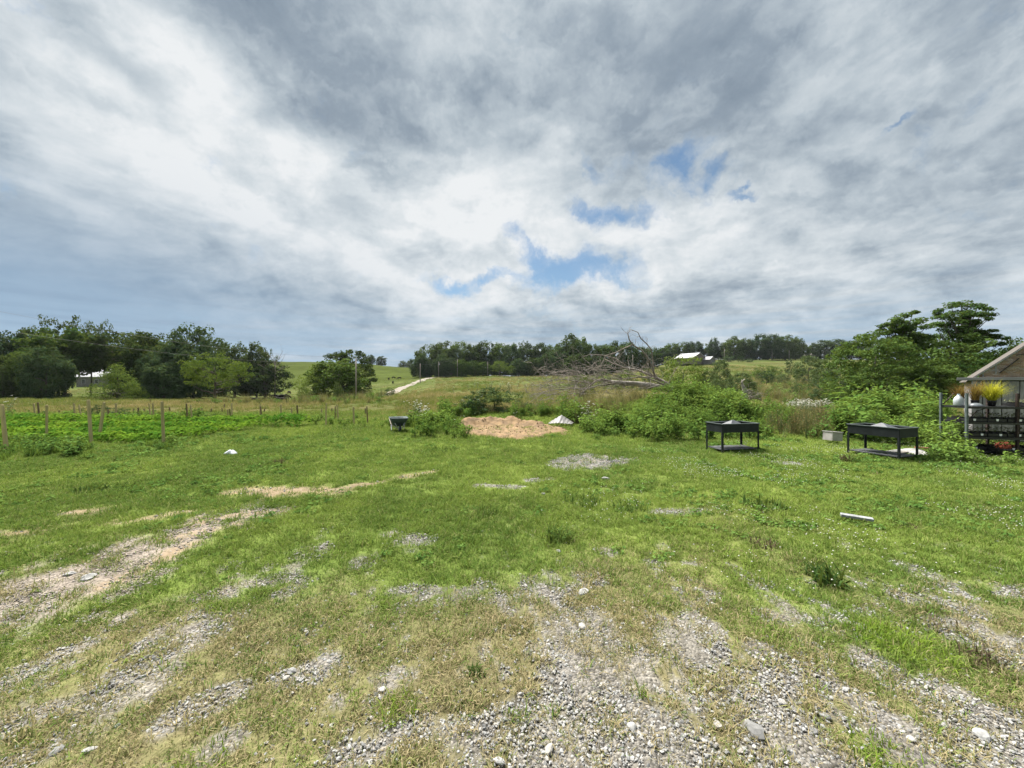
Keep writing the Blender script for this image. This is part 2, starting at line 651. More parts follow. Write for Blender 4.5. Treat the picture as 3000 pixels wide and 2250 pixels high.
# ------------------------------------------------------------------ materials
def new_mat(name):
    m = bpy.data.materials.new(name)
    m.use_nodes = True
    m.node_tree.nodes.clear()
    N = NT(m.node_tree)
    out = N.node('ShaderNodeOutputMaterial')
    return m, N, out


def solid(name, c, c2=None, rough=.7, scale=8.0, metal=0.0, bump=0.0, spec=.3, stretch=None):
    m, N, out = new_mat(name)
    b = N.node('ShaderNodeBsdfPrincipled')
    tc = N.node('ShaderNodeTexCoord')
    v = tc.outputs['Object']
    if stretch:
        v = N.vmath('MULTIPLY', v, stretch)
    n = N.noise(v, scale, 6, .6)
    c2 = c2 or tuple(k * .65 for k in c)
    N.put(b.inputs['Base Color'], N.mix(N.remap(n, .32, .68), c2, c))
    b.inputs['Roughness'].default_value = rough
    b.inputs['Metallic'].default_value = metal
    b.inputs['Specular IOR Level'].default_value = spec
    if bump:
        bn = N.node('ShaderNodeBump')
        bn.inputs['Strength'].default_value = bump
        bn.inputs['Distance'].default_value = .02
        N.put(bn.inputs['Height'], N.noise(v, scale * 4, 5, .6))
        N.put(b.inputs['Normal'], bn.outputs[0])
    N.l.new(b.outputs[0], out.inputs[0])
    return m


def leaf_mat(name, dark, light, straw=None, trans=.28, source='INSTANCER'):
    """foliage: colour runs from dark to light by plant and by leaf clump, straw by the plant's own dryness"""
    m, N, out = new_mat(name)
    oi = N.node('ShaderNodeObjectInfo')
    at_ = N.node('ShaderNodeAttribute', attribute_type=source, attribute_name='tint')
    cl = N.node('ShaderNodeAttribute', attribute_type='GEOMETRY', attribute_name='clump')
    if source == 'INSTANCER':
        f = N.math('ADD', at_.outputs['Fac'], N.math('MULTIPLY', N.math('SUBTRACT', oi.outputs['Random'], .5), .5))
    else:
        f = N.math('ADD', .5, N.math('MULTIPLY', N.math('SUBTRACT', oi.outputs['Random'], .5), .9))
    f = N.math('ADD', f, N.math('MULTIPLY', N.math('SUBTRACT', cl.outputs['Fac'], .5), .75), clamp=True)
    c = N.mix(f, dark, light)
    if straw:
        dr = N.node('ShaderNodeAttribute', attribute_type='INSTANCER', attribute_name='dry')
        ff = N.math('ADD', dr.outputs['Fac'], N.math('MULTIPLY', N.math('SUBTRACT', cl.outputs['Fac'], .5), 1.1))
        c = N.mix(N.remap(ff, .25, .85), c, straw)
    df = N.node('ShaderNodeBsdfDiffuse')
    tr = N.node('ShaderNodeBsdfTranslucent')
    N.put(df.inputs[0], c)
    N.put(tr.inputs[0], N.mix(.35, c, (.22, .26, .03)))
    mx = N.node('ShaderNodeMixShader')
    mx.inputs[0].default_value = trans
    N.l.new(df.outputs[0], mx.inputs[1])
    N.l.new(tr.outputs[0], mx.inputs[2])
    N.l.new(mx.outputs[0], out.inputs[0])
    return m


def ground_mat():
    m, N, out = new_mat('ground')
    at_ = N.node('ShaderNodeAttribute', attribute_type='GEOMETRY', attribute_name='soil')
    gr = N.node('ShaderNodeAttribute', attribute_type='GEOMETRY', attribute_name='stony')
    tc = N.node('ShaderNodeTexCoord')
    v = tc.outputs['Object']
    col = at_.outputs['Color']
    # fine variation: stones and earth close by, tufts of grass in the pasture
    vo = N.node('ShaderNodeTexVoronoi')
    N.put(vo.inputs['Vector'], v)
    vo.inputs['Scale'].default_value = 58
    sepc = N.node('ShaderNodeSeparateColor')
    N.put(sepc.inputs[0], vo.outputs['Color'])
    stone = N.math('MULTIPLY_ADD', sepc.outputs[0], 1.3, .40)
    sm = N.math('MULTIPLY', gr.outputs['Fac'], .8)
    k = N.math('ADD', N.math('MULTIPLY', stone, sm), N.math('SUBTRACT', 1.0, sm))
    n1 = N.noise(v, 14, 5, .65)
    n2 = N.noise(v, 1.3, 6, .65)
    n3 = N.noise(N.vmath('MULTIPLY', v, (1, .5, 1)), .22, 8, .7)
    k = N.math('MULTIPLY', k, N.remap(n1, .25, .75, .68, 1.32, False))
    k = N.math('MULTIPLY', k, N.remap(n2, .3, .7, .78, 1.22, False))
    k = N.math('MULTIPLY', k, N.remap(n3, .3, .7, .80, 1.2, False))
    sc = N.vmath('SCALE', col)
    N.put(sc.node.inputs[3], k)
    b = N.node('ShaderNodeBsdfPrincipled')
    N.put(b.inputs['Base Color'], sc)
    b.inputs['Roughness'].default_value = 1.0
    b.inputs['Specular IOR Level'].default_value = 0.0
    bn = N.node('ShaderNodeBump')
    bn.inputs['Strength'].default_value = .7
    bn.inputs['Distance'].default_value = .025
    hgt = N.math('ADD', n1, N.math('MULTIPLY', N.math('SUBTRACT', 1.0, vo.outputs['Distance']), gr.outputs['Fac']))
    N.put(bn.inputs['Height'], hgt)
    N.put(b.inputs['Normal'], bn.outputs[0])
    N.l.new(b.outputs[0], out.inputs[0])
    return m


# ------------------------------------------------------------------ ground sheet
def build_ground():
    rr = [0.0, .7]
    while rr[-1] < 70:
        rr.append(rr[-1] * 1.0125)
    while rr[-1] < 1500:
        rr.append(rr[-1] * 1.022)
    rr = np.array(rr[1:])
    a_f = np.linspace(-1.02, 1.02, 470)
    a_c = np.linspace(1.02, 2 * math.pi - 1.02, 60)[1:-1]
    aa = np.concatenate([a_f, a_c])
    A, R = np.meshgrid(aa, rr)
    X = R * np.sin(A)
    Y = R * np.cos(A)
    z = hz(X.ravel(), Y.ravel()).reshape(X.shape)
    r = R.ravel()
    x, y = X.ravel(), Y.ravel()
    z = z.ravel() + (fbm(x * 4, y * 4, 71, 3) - .5) * .045 * sstep(.7, 2, r) * sstep(25, 12, r)
    n_r, n_a = X.shape
    v = np.stack([x, y, z], 1)
    v = np.vstack([v, [[0, 0, 0]]])
    i = np.arange(n_r - 1)[:, None]
    j = np.arange(n_a)[None, :]
    j2 = (j + 1) % n_a
    q = np.stack([i * n_a + j, i * n_a + j2, (i + 1) * n_a + j2, (i + 1) * n_a + j], -1).reshape(-1, 4)[:, ::-1]
    c = len(v) - 1
    jj = np.arange(n_a)
    t = np.stack([np.full(n_a, c), (jj + 1) % n_a, jj], 1)
    me = np_mesh('ground', v, q, t, smooth=True)
    col = ground_colour(x, y)
    col = np.vstack([col, [[.1, .12, .05]]])
    ca = me.attributes.new('soil', 'FLOAT_COLOR', 'POINT')
    ca.data.foreach_set('color', np.hstack([col, np.ones((len(col), 1))]).astype(np.float32).ravel())
    g, s, _, _ = masks(x, y)
    fa = me.attributes.new('stony', 'FLOAT', 'POINT')
    st = np.append(np.clip(g * (1 - s), 0, 1), 0) * 1.0
    fa.data.foreach_set('value', st.astype(np.float32))
    o = link('ground', me, ground_mat())
    tag(o, 'gently rolling yard and pasture of grass, gravel and bare soil', 'ground', kind='structure')


build_ground()


# ------------------------------------------------------------------ instanced ground cover (stuff)
def scatter(name, pts, rot, scl, idx, sources, tint, dry, label, cat):
    n = len(pts)
    me = bpy.data.meshes.new(name)
    me.vertices.add(n)
    me.vertices.foreach_set('co', np.asarray(pts, np.float32).ravel())
    for nm, typ, arr, key in (('rot', 'FLOAT_VECTOR', rot, 'vector'), ('scl', 'FLOAT_VECTOR', scl, 'vector'),
                              ('idx', 'INT', idx, 'value'), ('tint', 'FLOAT', tint, 'value'), ('dry', 'FLOAT', dry, 'value')):
        a = me.attributes.new(nm, typ, 'POINT')
        a.data.foreach_set(key, np.asarray(arr, np.int32 if typ == 'INT' else np.float32).ravel())
    o = link(name, me)
    tag(o, label, cat, kind='stuff')
    coll = bpy.data.collections.new(name + '_kinds')
    for k, s in enumerate(sources):
        so = bpy.data.objects.new('kind_%02d_%s' % (k, name), s)
        coll.objects.link(so)
    ng = bpy.data.node_groups.new(name + '_scatter', 'GeometryNodeTree')
    ng.interface.new_socket('Geometry', in_out='INPUT', socket_type='NodeSocketGeometry')
    ng.interface.new_socket('Geometry', in_out='OUTPUT', socket_type='NodeSocketGeometry')
    N = NT(ng)
    gi = N.node('NodeGroupInput')
    go = N.node('NodeGroupOutput')
    ci = N.node('GeometryNodeCollectionInfo')
    ci.inputs['Collection'].default_value = coll
    ci.inputs['Separate Children'].default_value = True
    ci.inputs['Reset Children'].default_value = True

    def na(nm, dt):
        nd = N.node('GeometryNodeInputNamedAttribute', data_type=dt)
        nd.inputs['Name'].default_value = nm
        return nd.outputs['Attribute']
    iop = N.node('GeometryNodeInstanceOnPoints')
    N.l.new(gi.outputs[0], iop.inputs['Points'])
    N.l.new(ci.outputs[0], iop.inputs['Instance'])
    iop.inputs['Pick Instance'].default_value = True
    N.l.new(na('idx', 'INT'), iop.inputs['Instance Index'])
    er = N.node('FunctionNodeEulerToRotation')
    N.l.new(na('rot', 'FLOAT_VECTOR'), er.inputs[0])
    N.l.new(er.outputs[0], iop.inputs['Rotation'])
    N.l.new(na('scl', 'FLOAT_VECTOR'), iop.inputs['Scale'])
    N.l.new(iop.outputs[0], go.inputs[0])
    md = o.modifiers.new('scatter', 'NODES')
    md.node_group = ng
    return o


def wedge(n, y0, y1, u0=-1.42, u1=1.42):
    """n points spread evenly over the ground between distances y0 and y1 and directions u0..u1"""
    y = np.sqrt(RNG.uniform(y0 * y0, y1 * y1, n))
    return RNG.uniform(u0, u1, n) * y, y


def wedge_px(n, y0, y1, px0, px1):
    return wedge(n, y0, y1, (px0 - 1500) / F, (px1 - 1500) / F)


def set_clump(me, vals):
    a = me.attributes.new('clump', 'FLOAT', 'POINT')
    a.data.foreach_set('value', np.asarray(vals, np.float32))


def blades(n, r, l0, l1, w, lean=.7, seed=0, droop=.5):
    """arrays of grass blades: vertices, quads, tris, per-vertex random"""
    g = np.random.default_rng(seed)
    az = g.uniform(0, 2 * np.pi, n)
    br = r * np.sqrt(g.uniform(0, 1, n))
    ba = g.uniform(0, 2 * np.pi, n)
    bx, by = br * np.cos(ba), br * np.sin(ba)
    L = g.uniform(l0, l1, n)
    th = np.abs(g.normal(lean * .6, lean * .5, n))
    d1 = np.stack([np.cos(az) * np.sin(th), np.sin(az) * np.sin(th), np.cos(th)], 1)
    th2 = np.clip(th + g.uniform(.1, 1, n) * droop * 1.6, 0, 2.0)
    d2 = np.stack([np.cos(az) * np.sin(th2), np.sin(az) * np.sin(th2), np.cos(th2)], 1)
    b = np.stack([bx, by, np.full(n, -.012)], 1)
    m = b + d1 * (L * .55)[:, None]
    t = m + d2 * (L * .5)[:, None]
    t[:, 2] = np.maximum(t[:, 2], .004)
    sa = az + np.pi / 2 + g.normal(0, .5, n)
    side = np.stack([np.cos(sa), np.sin(sa), np.zeros(n)], 1) * (w * g.uniform(.6, 1.3, n))[:, None]
    v = np.stack([b - side, b + side, m - side * .75, m + side * .75, t], 1).reshape(-1, 3)
    k = np.arange(n)[:, None] * 5
    q = k + np.array([[0, 1, 3, 2]])
    tr = k + np.array([[2, 3, 4]])
    return v, q, tr, np.repeat(g.uniform(0, 1, n), 5)


def tuft(name, mat, *a, **kw):
    v, q, t, c = blades(*a, **kw)
    me = np_mesh(name, v, q, t)
    set_clump(me, c)
    me.materials.append(mat)
    return me


def leaf_quads(c, n, size, seed=0, aspect=.55, spread=None):
    """folded diamond leaves at centres c with normals n; returns vertices and tris"""
    g = np.random.default_rng(seed)
    m = len(c)
    n = n / (np.linalg.norm(n, axis=1, keepdims=True) + 1e-9)
    t = g.normal(size=(m, 3))
    t -= n * (t * n).sum(1, keepdims=True)
    t /= np.linalg.norm(t, axis=1, keepdims=True) + 1e-9
    b = np.cross(n, t)
    s = (size * g.uniform(.65, 1.35, m))[:, None] if np.isscalar(size) else (size * g.uniform(.65, 1.35, m))[:, None]
    v = np.stack([c - t * s * .5, c + b * s * aspect * .5 + n * s * .08, c + t * s * .5, c - b * s * aspect * .5 + n * s * .08], 1).reshape(-1, 3)
    k = np.arange(m)[:, None] * 4
    tr = np.concatenate([k + np.array([[0, 1, 2]]), k + np.array([[0, 2, 3]])])
    return v, tr


M = {}
M['turf'] = leaf_mat('turf', (.078, .138, .030), (.185, .255, .052), (.31, .26, .15), .30)
M['pasture'] = leaf_mat('pasture_grass', (.070, .115, .024), (.130, .160, .040), (.27, .215, .105), .28)
M['weed'] = leaf_mat('weed_leaf', (.055, .115, .024), (.155, .240, .050), None, .30)
M['weed_dark'] = leaf_mat('weed_dark_leaf', (.055, .115, .026), (.125, .205, .048), None, .25)
M['brown_weed'] = leaf_mat('brown_weed', (.13, .085, .045), (.20, .17, .07), None, .2)
M['straw_weed'] = leaf_mat('straw_weed', (.11, .12, .05), (.26, .22, .11), None, .25)
M['crop'] = leaf_mat('crop_leaf', (.050, .130, .016), (.200, .310, .030), None, .32, 'OBJECT')
M['petal'] = solid('white_petal', (.58, .58, .52), (.45, .44, .37), .8, 30)
M['stem'] = solid('green_stem', (.09, .13, .04), (.07, .09, .03), .8, 12)


def grass():
    src = []
    for k in range(5):
        src.append(tuft('turf_short', M['turf'], 26, .085, .035, .085, .0030, lean=.9, seed=100 + k, droop=.8))
    for k in range(4):
        src.append(tuft('turf_tall', M['turf'], 24, .07, .06, .15, .0036, lean=.7, seed=120 + k, droop=.9))
    bands = [(1.35, 3.4, 760), (3.4, 6.5, 420), (6.5, 11, 210), (11, 17, 95), (17, 27, 42)]
    P, S, I, T, D, A = [], [], [], [], [], []
    for y0, y1, dens in bands:
        area = 1.42 * (y1 * y1 - y0 * y0)
        n = int(area * dens)
        x, y = wedge(n, y0, y1)
        g, s, dry, lush = masks(x, y)
        hf = np.maximum(sstep(.20, .46, fbm(x * 7, y * 5, 85, 3)), sstep(5, 7, y))
        pr = (1 - .84 * g * hf) * (1 - .86 * s)
        thin = fbm(x * 2.6, y * 1.8, 83, 3)
        pr = pr * np.clip(1 - .55 * sstep(4.5, 2, y) * sstep(.42, .62, thin), 0, 1)
        keep = RNG.uniform(0, 1, n) < pr
        x, y, dry, lush = x[keep], y[keep], dry[keep], lush[keep]
        m = len(x)
        tall = (RNG.uniform(0, 1, m) < .12 + .55 * sstep(.48, .68, fbm(x * 1.4, y, 87, 3)) * sstep(3.5, 6, y) + .1 * sstep(7, 13, y)).astype(int)
        I.append(np.where(tall == 1, RNG.integers(5, 9, m), RNG.integers(0, 5, m)))
        sc = RNG.uniform(.7, 1.25, m) * np.interp(y, [2, 5, 9, 15, 25], [.8, 1.0, 1.4, 2.0, 2.8])
        hs = sc * np.interp(y, [2, 5, 9, 15, 25], [.8, .85, .62, .62, .85]) * RNG.uniform(.8, 1.2, m)
        S.append(np.stack([sc, sc, hs], 1))
        P.append(np.stack([x, y, hz(x, y)], 1))
        u = x / y
        mid_ = fbm(x * 1.6, y * 1.1, 89, 3)
        tt = lush * .75 + .9 * (mid_ - .5) + .15 * RNG.uniform(-1, 1, m) + .12
        # darker, bluer sward on the left side and by the clover
        tt = tt - .28 * sstep(-.35, -.9, u) * sstep(5, 7, y)
        tt = tt + .22 * np.exp(-((x + .8) / 1.7) ** 2 - ((y - 5.3) / 1.6) ** 2)
        T.append(tt)
        D.append(np.clip(dry * .95 + RNG.normal(0, .16, m) - .12, 0, 1))
    P, S, I, T, D = map(np.concatenate, (P, S, I, T, D))
    n = len(P)
    rot = np.stack([RNG.normal(0, .12, n), RNG.normal(0, .12, n), RNG.uniform(0, 6.283, n)], 1)
    scatter('yard_grass', P, rot, S, I, src, T, D, 'short patchy yard grass, green further off and straw coloured close by', 'grass')


def pasture():
    src = [tuft('pasture_tuft', M['pasture'], 46, .22, .16, .42, .007, lean=.5, seed=200 + k, droop=.8) for k in range(5)]
    P, S, I, T, D = [], [], [], [], []
    for y0, y1, dens, sc0 in ((20, 32, 8, 1.0), (32, 55, 3.2, 1.5), (55, 95, 1.2, 2.2), (95, 170, .42, 3.2), (170, 265, .16, 4.4)):
        area = 1.42 * (y1 * y1 - y0 * y0)
        n = int(area * dens)
        x, y = wedge(n, y0, y1)
        u = x / y
        cl = fbm(x * .18, y * .09, 91, 4)
        keep = RNG.uniform(0, 1, n) < np.clip(.25 + 2.6 * (cl - .38), .12, 1) * np.where((u < -.2) & (y > 100), .35, 1)
        x, y, u = x[keep], y[keep], u[keep]
        m = len(x)
        sc = sc0 * RNG.uniform(.6, 1.3, m)
        hh = np.minimum(sc, 1.15 + .25 * sc) * RNG.uniform(.7, 1.2, m)
        hh = np.where((u < -.2) & (y > 100), hh * .6, hh)
        hh = hh * np.where(u < -.3, np.interp(y, [20, 30, 50], [.4, .55, 1.0]), 1)
        S.append(np.stack([sc, sc, hh], 1))
        P.append(np.stack([x, y, hz(x, y)], 1))
        I.append(RNG.integers(0, 5, m))
        T.append(np.clip(fbm(x * .1, y * .1, 93, 3), 0, 1))
        tan = np.clip(.48 + 2.2 * (fbm(x * .07, y * .045, 61, 4) - .5), 0, 1)
        D.append(np.clip(tan + RNG.normal(0, .2, m) - .10 - .35 * sstep(110, 170, y) * (u < -.2), 0, 1))
    P, S, I, T, D = map(np.concatenate, (P, S, I, T, D))
    n = len(P)
    rot = np.stack([RNG.normal(0, .1, n), RNG.normal(0, .1, n), RNG.uniform(0, 6.283, n)], 1)
    scatter('pasture_grass', P, rot, S, I, src, T, D, 'tall tan and green pasture grass beyond the yard', 'grass')


def rock_mesh(name, seed, flat_=.7, sub=1):
    g = np.random.default_rng(seed)
    import bmesh
    bm = bmesh.new()
    bmesh.ops.create_icosphere(bm, subdivisions=sub, radius=.5)
    dirs = g.normal(size=(7, 3))
    dirs /= np.linalg.norm(dirs, axis=1, keepdims=True)
    offs = g.uniform(.30, .46, 7)
    st = np.array([g.uniform(.8, 1.25), g.uniform(.7, 1.0), flat_ * g.uniform(.8, 1.1)])
    for v in bm.verts:
        p = np.array(v.co)
        for d, o_ in zip(dirs, offs):          # broken faces
            k = p @ d
            if k > o_:
                p = p - d * (k - o_)
        p = p * st * (1 + g.uniform(-.05, .05)) + g.normal(0, .016, 3)
        v.co = p
    me = bpy.data.meshes.new(name)
    bm.to_mesh(me)
    bm.free()
    return me


def stone_mat():
    m, N, out = new_mat('limestone')
    oi = N.node('ShaderNodeObjectInfo')
    at_ = N.node('ShaderNodeAttribute', attribute_type='INSTANCER', attribute_name='tint')
    tc = N.node('ShaderNodeTexCoord')
    r = oi.outputs['Random']
    c = N.ramp(r, [(0, (.13, .13, .127)), (.35, (.225, .225, .22)), (.7, (.31, .31, .302)), (.9, (.27, .25, .22)), (1, (.40, .40, .395))])
    c = N.mix(N.math('MULTIPLY', at_.outputs['Fac'], .65), c, (.27, .225, .185))
    n = N.noise(tc.outputs['Object'], 6, 5, .65)
    sc = N.vmath('SCALE', c)
    N.put(sc.node.inputs[3], N.remap(n, .3, .7, .78, 1.12))
    b = N.node('ShaderNodeBsdfPrincipled')
    N.put(b.inputs['Base Color'], sc)
    b.inputs['Roughness'].default_value = .9
    b.inputs['Specular IOR Level'].default_value = .2
    N.l.new(b.outputs[0], out.inputs[0])
    return m


M['stone'] = stone_mat()


def gravel():
    src = []
    for k in range(9):
        me = rock_mesh('pebble', 300 + k, .7 if k % 3 else .5)
        me.materials.append(M['stone'])
        src.append(me)
    P, S, T = [], [], []
    for y0, y1, dens, s0, s1 in ((1.35, 2.6, 5200, .006, .030), (2.6, 4.2, 3000, .008, .034), (4.2, 7, 1200, .013, .045), (7, 11.5, 520, .022, .062)):
        area = 1.42 * (y1 * y1 - y0 * y0)
        n = int(area * dens)
        x, y = wedge(n, y0, y1)
        g, s, dry, lush = masks(x, y)
        pr = sstep(.08, .6, g) + .16 * dry * sstep(5.5, 2.5, y) + .12 * s
        keep = RNG.uniform(0, 1, n) < pr
        x, y = x[keep], y[keep]
        m = len(x)
        sc = s0 + (s1 - s0) * RNG.power(.30, m)
        sc = sc[:, None] * RNG.uniform(.8, 1.2, (m, 3))
        P.append(np.stack([x, y, hz(x, y) + sc[:, 2] * .12], 1))
        S.append(sc)
        T.append(np.exp(-((x + 4.0) / 1.4) ** 2) * sstep(2.7, 3.8, y) * sstep(7, 5.4, y))
    P, S, T = map(np.concatenate, (P, S, T))
    n = len(P)
    rot = np.stack([RNG.normal(0, .5, n), RNG.normal(0, .5, n), RNG.uniform(0, 6.283, n)], 1)
    scatter('gravel', P, rot, S, RNG.integers(0, 9, n), src, T, T * 0, 'loose pale limestone gravel lying in the worn turf', 'gravel')


def lawn_weeds():
    """flat broad-leaved weeds and clover in the turf, and white clover heads"""
    src = []
    for k in range(4):
        g = np.random.default_rng(400 + k)
        n = 26
        az = g.uniform(0, 6.283, n)
        r = g.uniform(.02, .11, n)
        c = np.stack([r * np.cos(az), r * np.sin(az), g.uniform(.02, .07, n)], 1)
        nn = np.stack([np.cos(az) * .5, np.sin(az) * .5, np.ones(n)], 1) + g.normal(0, .25, (n, 3))
        v, t = leaf_quads(c, nn, .045 if k < 2 else .07, 410 + k, .75 if k < 2 else .4)
        me = np_mesh('lawn_weed', v, None, t)
        set_clump(me, np.repeat(g.uniform(0, 1, n), 4))
        me.materials.append(M['weed_dark'])
        src.append(me)
    P, S, I, T = [], [], [], []
    for y0, y1, dens in ((2, 5, 10), (5, 9, 34), (9, 14, 30)):
        n = int(1.42 * (y1 * y1 - y0 * y0) * dens)
        x, y = wedge(n, y0, y1)
        g, s, dry, lush = masks(x, y)
        u = x / y
        w = sstep(.47, .70, fbm(x * .9, y * .7, 97, 4)) * .8
        side = np.clip(.22 + sstep(.25, .7, u) * .9 + sstep(-.3, -.8, u) * .65 * (y > 5), 0, 1)
        keep = RNG.uniform(0, 1, n) < w * side * (1 - g) * (1 - s) * sstep(2, 5.5, y + np.abs(u) * 1.5)
        x, y = x[keep], y[keep]
        m = len(x)
        sc = RNG.uniform(.6, 1.2, m) * np.interp(y, [3, 8, 14], [.7, 1.0, 1.4])
        P.append(np.stack([x, y, hz(x, y) + .01], 1))
        S.append(np.stack([sc, sc, sc * RNG.uniform(.6, 1.2, m)], 1))
        I.append(RNG.integers(0, 4, m))
        T.append(RNG.uniform(0, 1, m))
    P, S, I, T = map(np.concatenate, (P, S, I, T))
    n = len(P)
    rot = np.stack([RNG.normal(0, .15, n), RNG.normal(0, .15, n), RNG.uniform(0, 6.283, n)], 1)
    scatter('lawn_weeds', P, rot, S, I, src, T, T * 0, 'dark clover and flat weeds growing through the yard grass', 'weeds')
    # clover heads
    src = []
    for k in range(2):
        me = rock_mesh('clover_head', 450 + k, 1.0)
        me.materials.append(M['petal'])
        src.append(me)
    n = 52000
    x, y = wedge(n, 3.2, 12.5, -.2, 1.42)
    u = x / y
    w = sstep(.50, .66, fbm(x * .75 + 9, y * .75, 99, 4)) * sstep(.05, .6, u) * (.3 + .7 * sstep(12.5, 9, y))
    keep = RNG.uniform(0, 1, n) < w * .30 * sstep(3.2, 5, y)
    x, y = x[keep], y[keep]
    m = len(x)
    sc = RNG.uniform(.009, .018, m)
    sc = np.stack([sc, sc, sc * .8], 1)
    P = np.stack([x, y, hz(x, y) + RNG.uniform(.07, .13, m)], 1)
    scatter('clover_flowers', P, np.zeros((m, 3)), sc, RNG.integers(0, 2, m), src, np.zeros(m), np.zeros(m),
            'small white clover heads dotting the grass before the planters', 'flowers')


grass()
pasture()
gravel()
lawn_weeds()


# ------------------------------------------------------------------ trees
M['bark'] = solid('grey_bark', (.095, .080, .065), (.05, .043, .036), .95, 5, bump=.6, stretch=(1, 1, .25))
M['leaf_dark'] = leaf_mat('dark_oak_leaf', (.020, .042, .018), (.066, .100, .034), None, .22, 'OBJECT')
M['leaf_mid'] = leaf_mat('mid_green_leaf', (.030, .068, .020), (.098, .152, .038), None, .25, 'OBJECT')
M['leaf_bright'] = leaf_mat('bright_green_leaf', (.065, .115, .024), (.150, .205, .045), None, .28, 'OBJECT')
M['leaf_grey'] = leaf_mat('grey_green_leaf', (.040, .070, .032), (.105, .145, .062), None, .25, 'OBJECT')
M['leaf_blue'] = leaf_mat('blue_green_leaf', (.020, .045, .026), (.058, .098, .046), None, .22, 'OBJECT')


def crown(name, seed, Ht, R, base, ncl, per, leaf, prof='round', flat_=.6, hollow=.35, clr=(.15, .26), lobes=.22):
    """leaf mesh and limb mesh of one tree, in metres, standing at the origin"""
    g = np.random.default_rng(seed)
    # clump centres inside an uneven envelope
    zz = g.uniform(0, 1, ncl * 6)
    if prof == 'round':
        rad = np.sqrt(np.clip(1 - ((zz - .45) / .56) ** 2, 0, 1))
    elif prof == 'wood':
        rad = np.sqrt(np.clip(1 - ((zz - .42) / .60) ** 2, 0, 1))
        rad = np.where(zz < .45, np.maximum(rad, .8), rad)
    elif prof == 'cone':
        rad = (1 - zz) ** .8 * .98 + .05
    elif prof == 'flat':
        rad = np.clip(np.sqrt(np.clip(1 - ((zz - .72) / .42) ** 2, 0, 1)), .0, 1) * np.where(zz < .35, .5, 1)
    elif prof == 'vase':
        rad = np.sqrt(np.clip(1 - ((zz - .60) / .42) ** 2, 0, 1))
        rad = np.maximum(rad, .30 * (zz > .1))
    else:  # bush: broad to the ground
        rad = np.sqrt(np.clip(1 - (zz * .98) ** 2, 0, 1))
    keep = g.uniform(0, 1, len(zz)) < rad ** 1.4 + .05
    zz, rad = zz[keep][:ncl], rad[keep][:ncl]
    n = len(zz)
    az = g.uniform(0, 2 * np.pi, n)
    ph = g.uniform(0, 6.28, 4)
    lob = 1 + lobes * (np.sin(2 * az + ph[0]) * .5 + np.sin(3 * az + ph[1] + zz * 4) * .6 + np.sin(5 * az + ph[2] - zz * 6) * .4)
    rr = R * rad * lob * (hollow + (1 - hollow) * g.uniform(0, 1, n) ** .5)
    cz = base + (Ht - base) * zz * (1 + .05 * np.sin(2 * az + ph[3]))
    C = np.stack([rr * np.cos(az), rr * np.sin(az), cz], 1)
    cr = R * g.uniform(clr[0], clr[1], n)
    # leaves of each clump
    k = np.repeat(np.arange(n), per)
    m = len(k)
    d = g.normal(size=(m, 3))
    d /= np.linalg.norm(d, axis=1, keepdims=True)
    q = g.uniform(.25, 1, m) ** .5
    off = d * (q * cr[k])[:, None]
    off[:, 2] *= flat_
    pos = C[k] + off
    pos[:, 2] = np.maximum(pos[:, 2], .05 * Ht if prof != 'bush' else .03)
    nn = d * .7 + np.array([0, 0, .65]) + g.normal(0, .55, (m, 3))
    v, t = leaf_quads(pos, nn, leaf, seed + 1, .7)
    me = np_mesh(name, v, None, t)
    cl = np.clip(.5 + .22 * g.normal(size=n), 0, 1)
    set_clump(me, np.repeat(np.clip(cl[k] + g.normal(0, .12, m), 0, 1), 4))
    return me, C, cr


def limbs(C, Ht, base, R, tr, seed, nl=14, top=.7, lean=(0, 0)):
    g = np.random.default_rng(seed)
    mb = MB()
    hp = [0, .06 * Ht, .2 * Ht, .38 * Ht, .55 * Ht, top * Ht]
    rp = [tr * 1.45, tr * 1.05, tr * .9, tr * .7, tr * .5, tr * .2]
    wob = g.normal(0, .02 * Ht, (6, 2))
    wob[0] = wob[1] = 0
    pts = [Vector((wob[i][0] + lean[0] * hp[i], wob[i][1] + lean[1] * hp[i], hp[i] - (.25 if i == 0 else 0))) for i in range(6)]
    mb.tube(pts, rp, 7)
    sel = g.choice(len(C), min(nl, len(C)), replace=False)
    for s in sel:
        c = Vector(C[s])
        h0 = max(.18 * Ht, min(c.z - .25 * R - .15 * math.hypot(c.x, c.y), top * Ht * .95))
        f = h0 / (top * Ht)
        x = np.interp(h0, hp, [p.x for p in pts])
        y = np.interp(h0, hp, [p.y for p in pts])
        a = Vector((x, y, h0))
        r0 = tr * (.55 * (1 - f) + .18)
        mid = a.lerp(c, .5) + Vector((g.normal(0, .05 * R), g.normal(0, .05 * R), -.06 * R))
        mb.tube([a, a.lerp(mid, .6) + Vector((0, 0, .02 * R)), mid, c], [r0, r0 * .75, r0 * .55, r0 * .2], 5, cap=False)
    return mb.mesh('trunk', True)


TREES = {}


def tree_kind(key, leafm, n_var, Ht, R, base, ncl, per, leaf, tr, nl=14, top=.72, **kw):
    L = []
    for k in range(n_var):
        seed = 1000 + 37 * len(TREES) + 11 * k
        cm, C, cr = crown('crown', seed, Ht, R, base, ncl, per, leaf, **kw)
        cm.materials.append(M[leafm])
        tm = limbs(C, Ht, base, R, tr, seed + 5, nl, top)
        tm.materials.append(M['bark'])
        L.append((cm, tm))
    TREES[key] = (L, Ht, R)


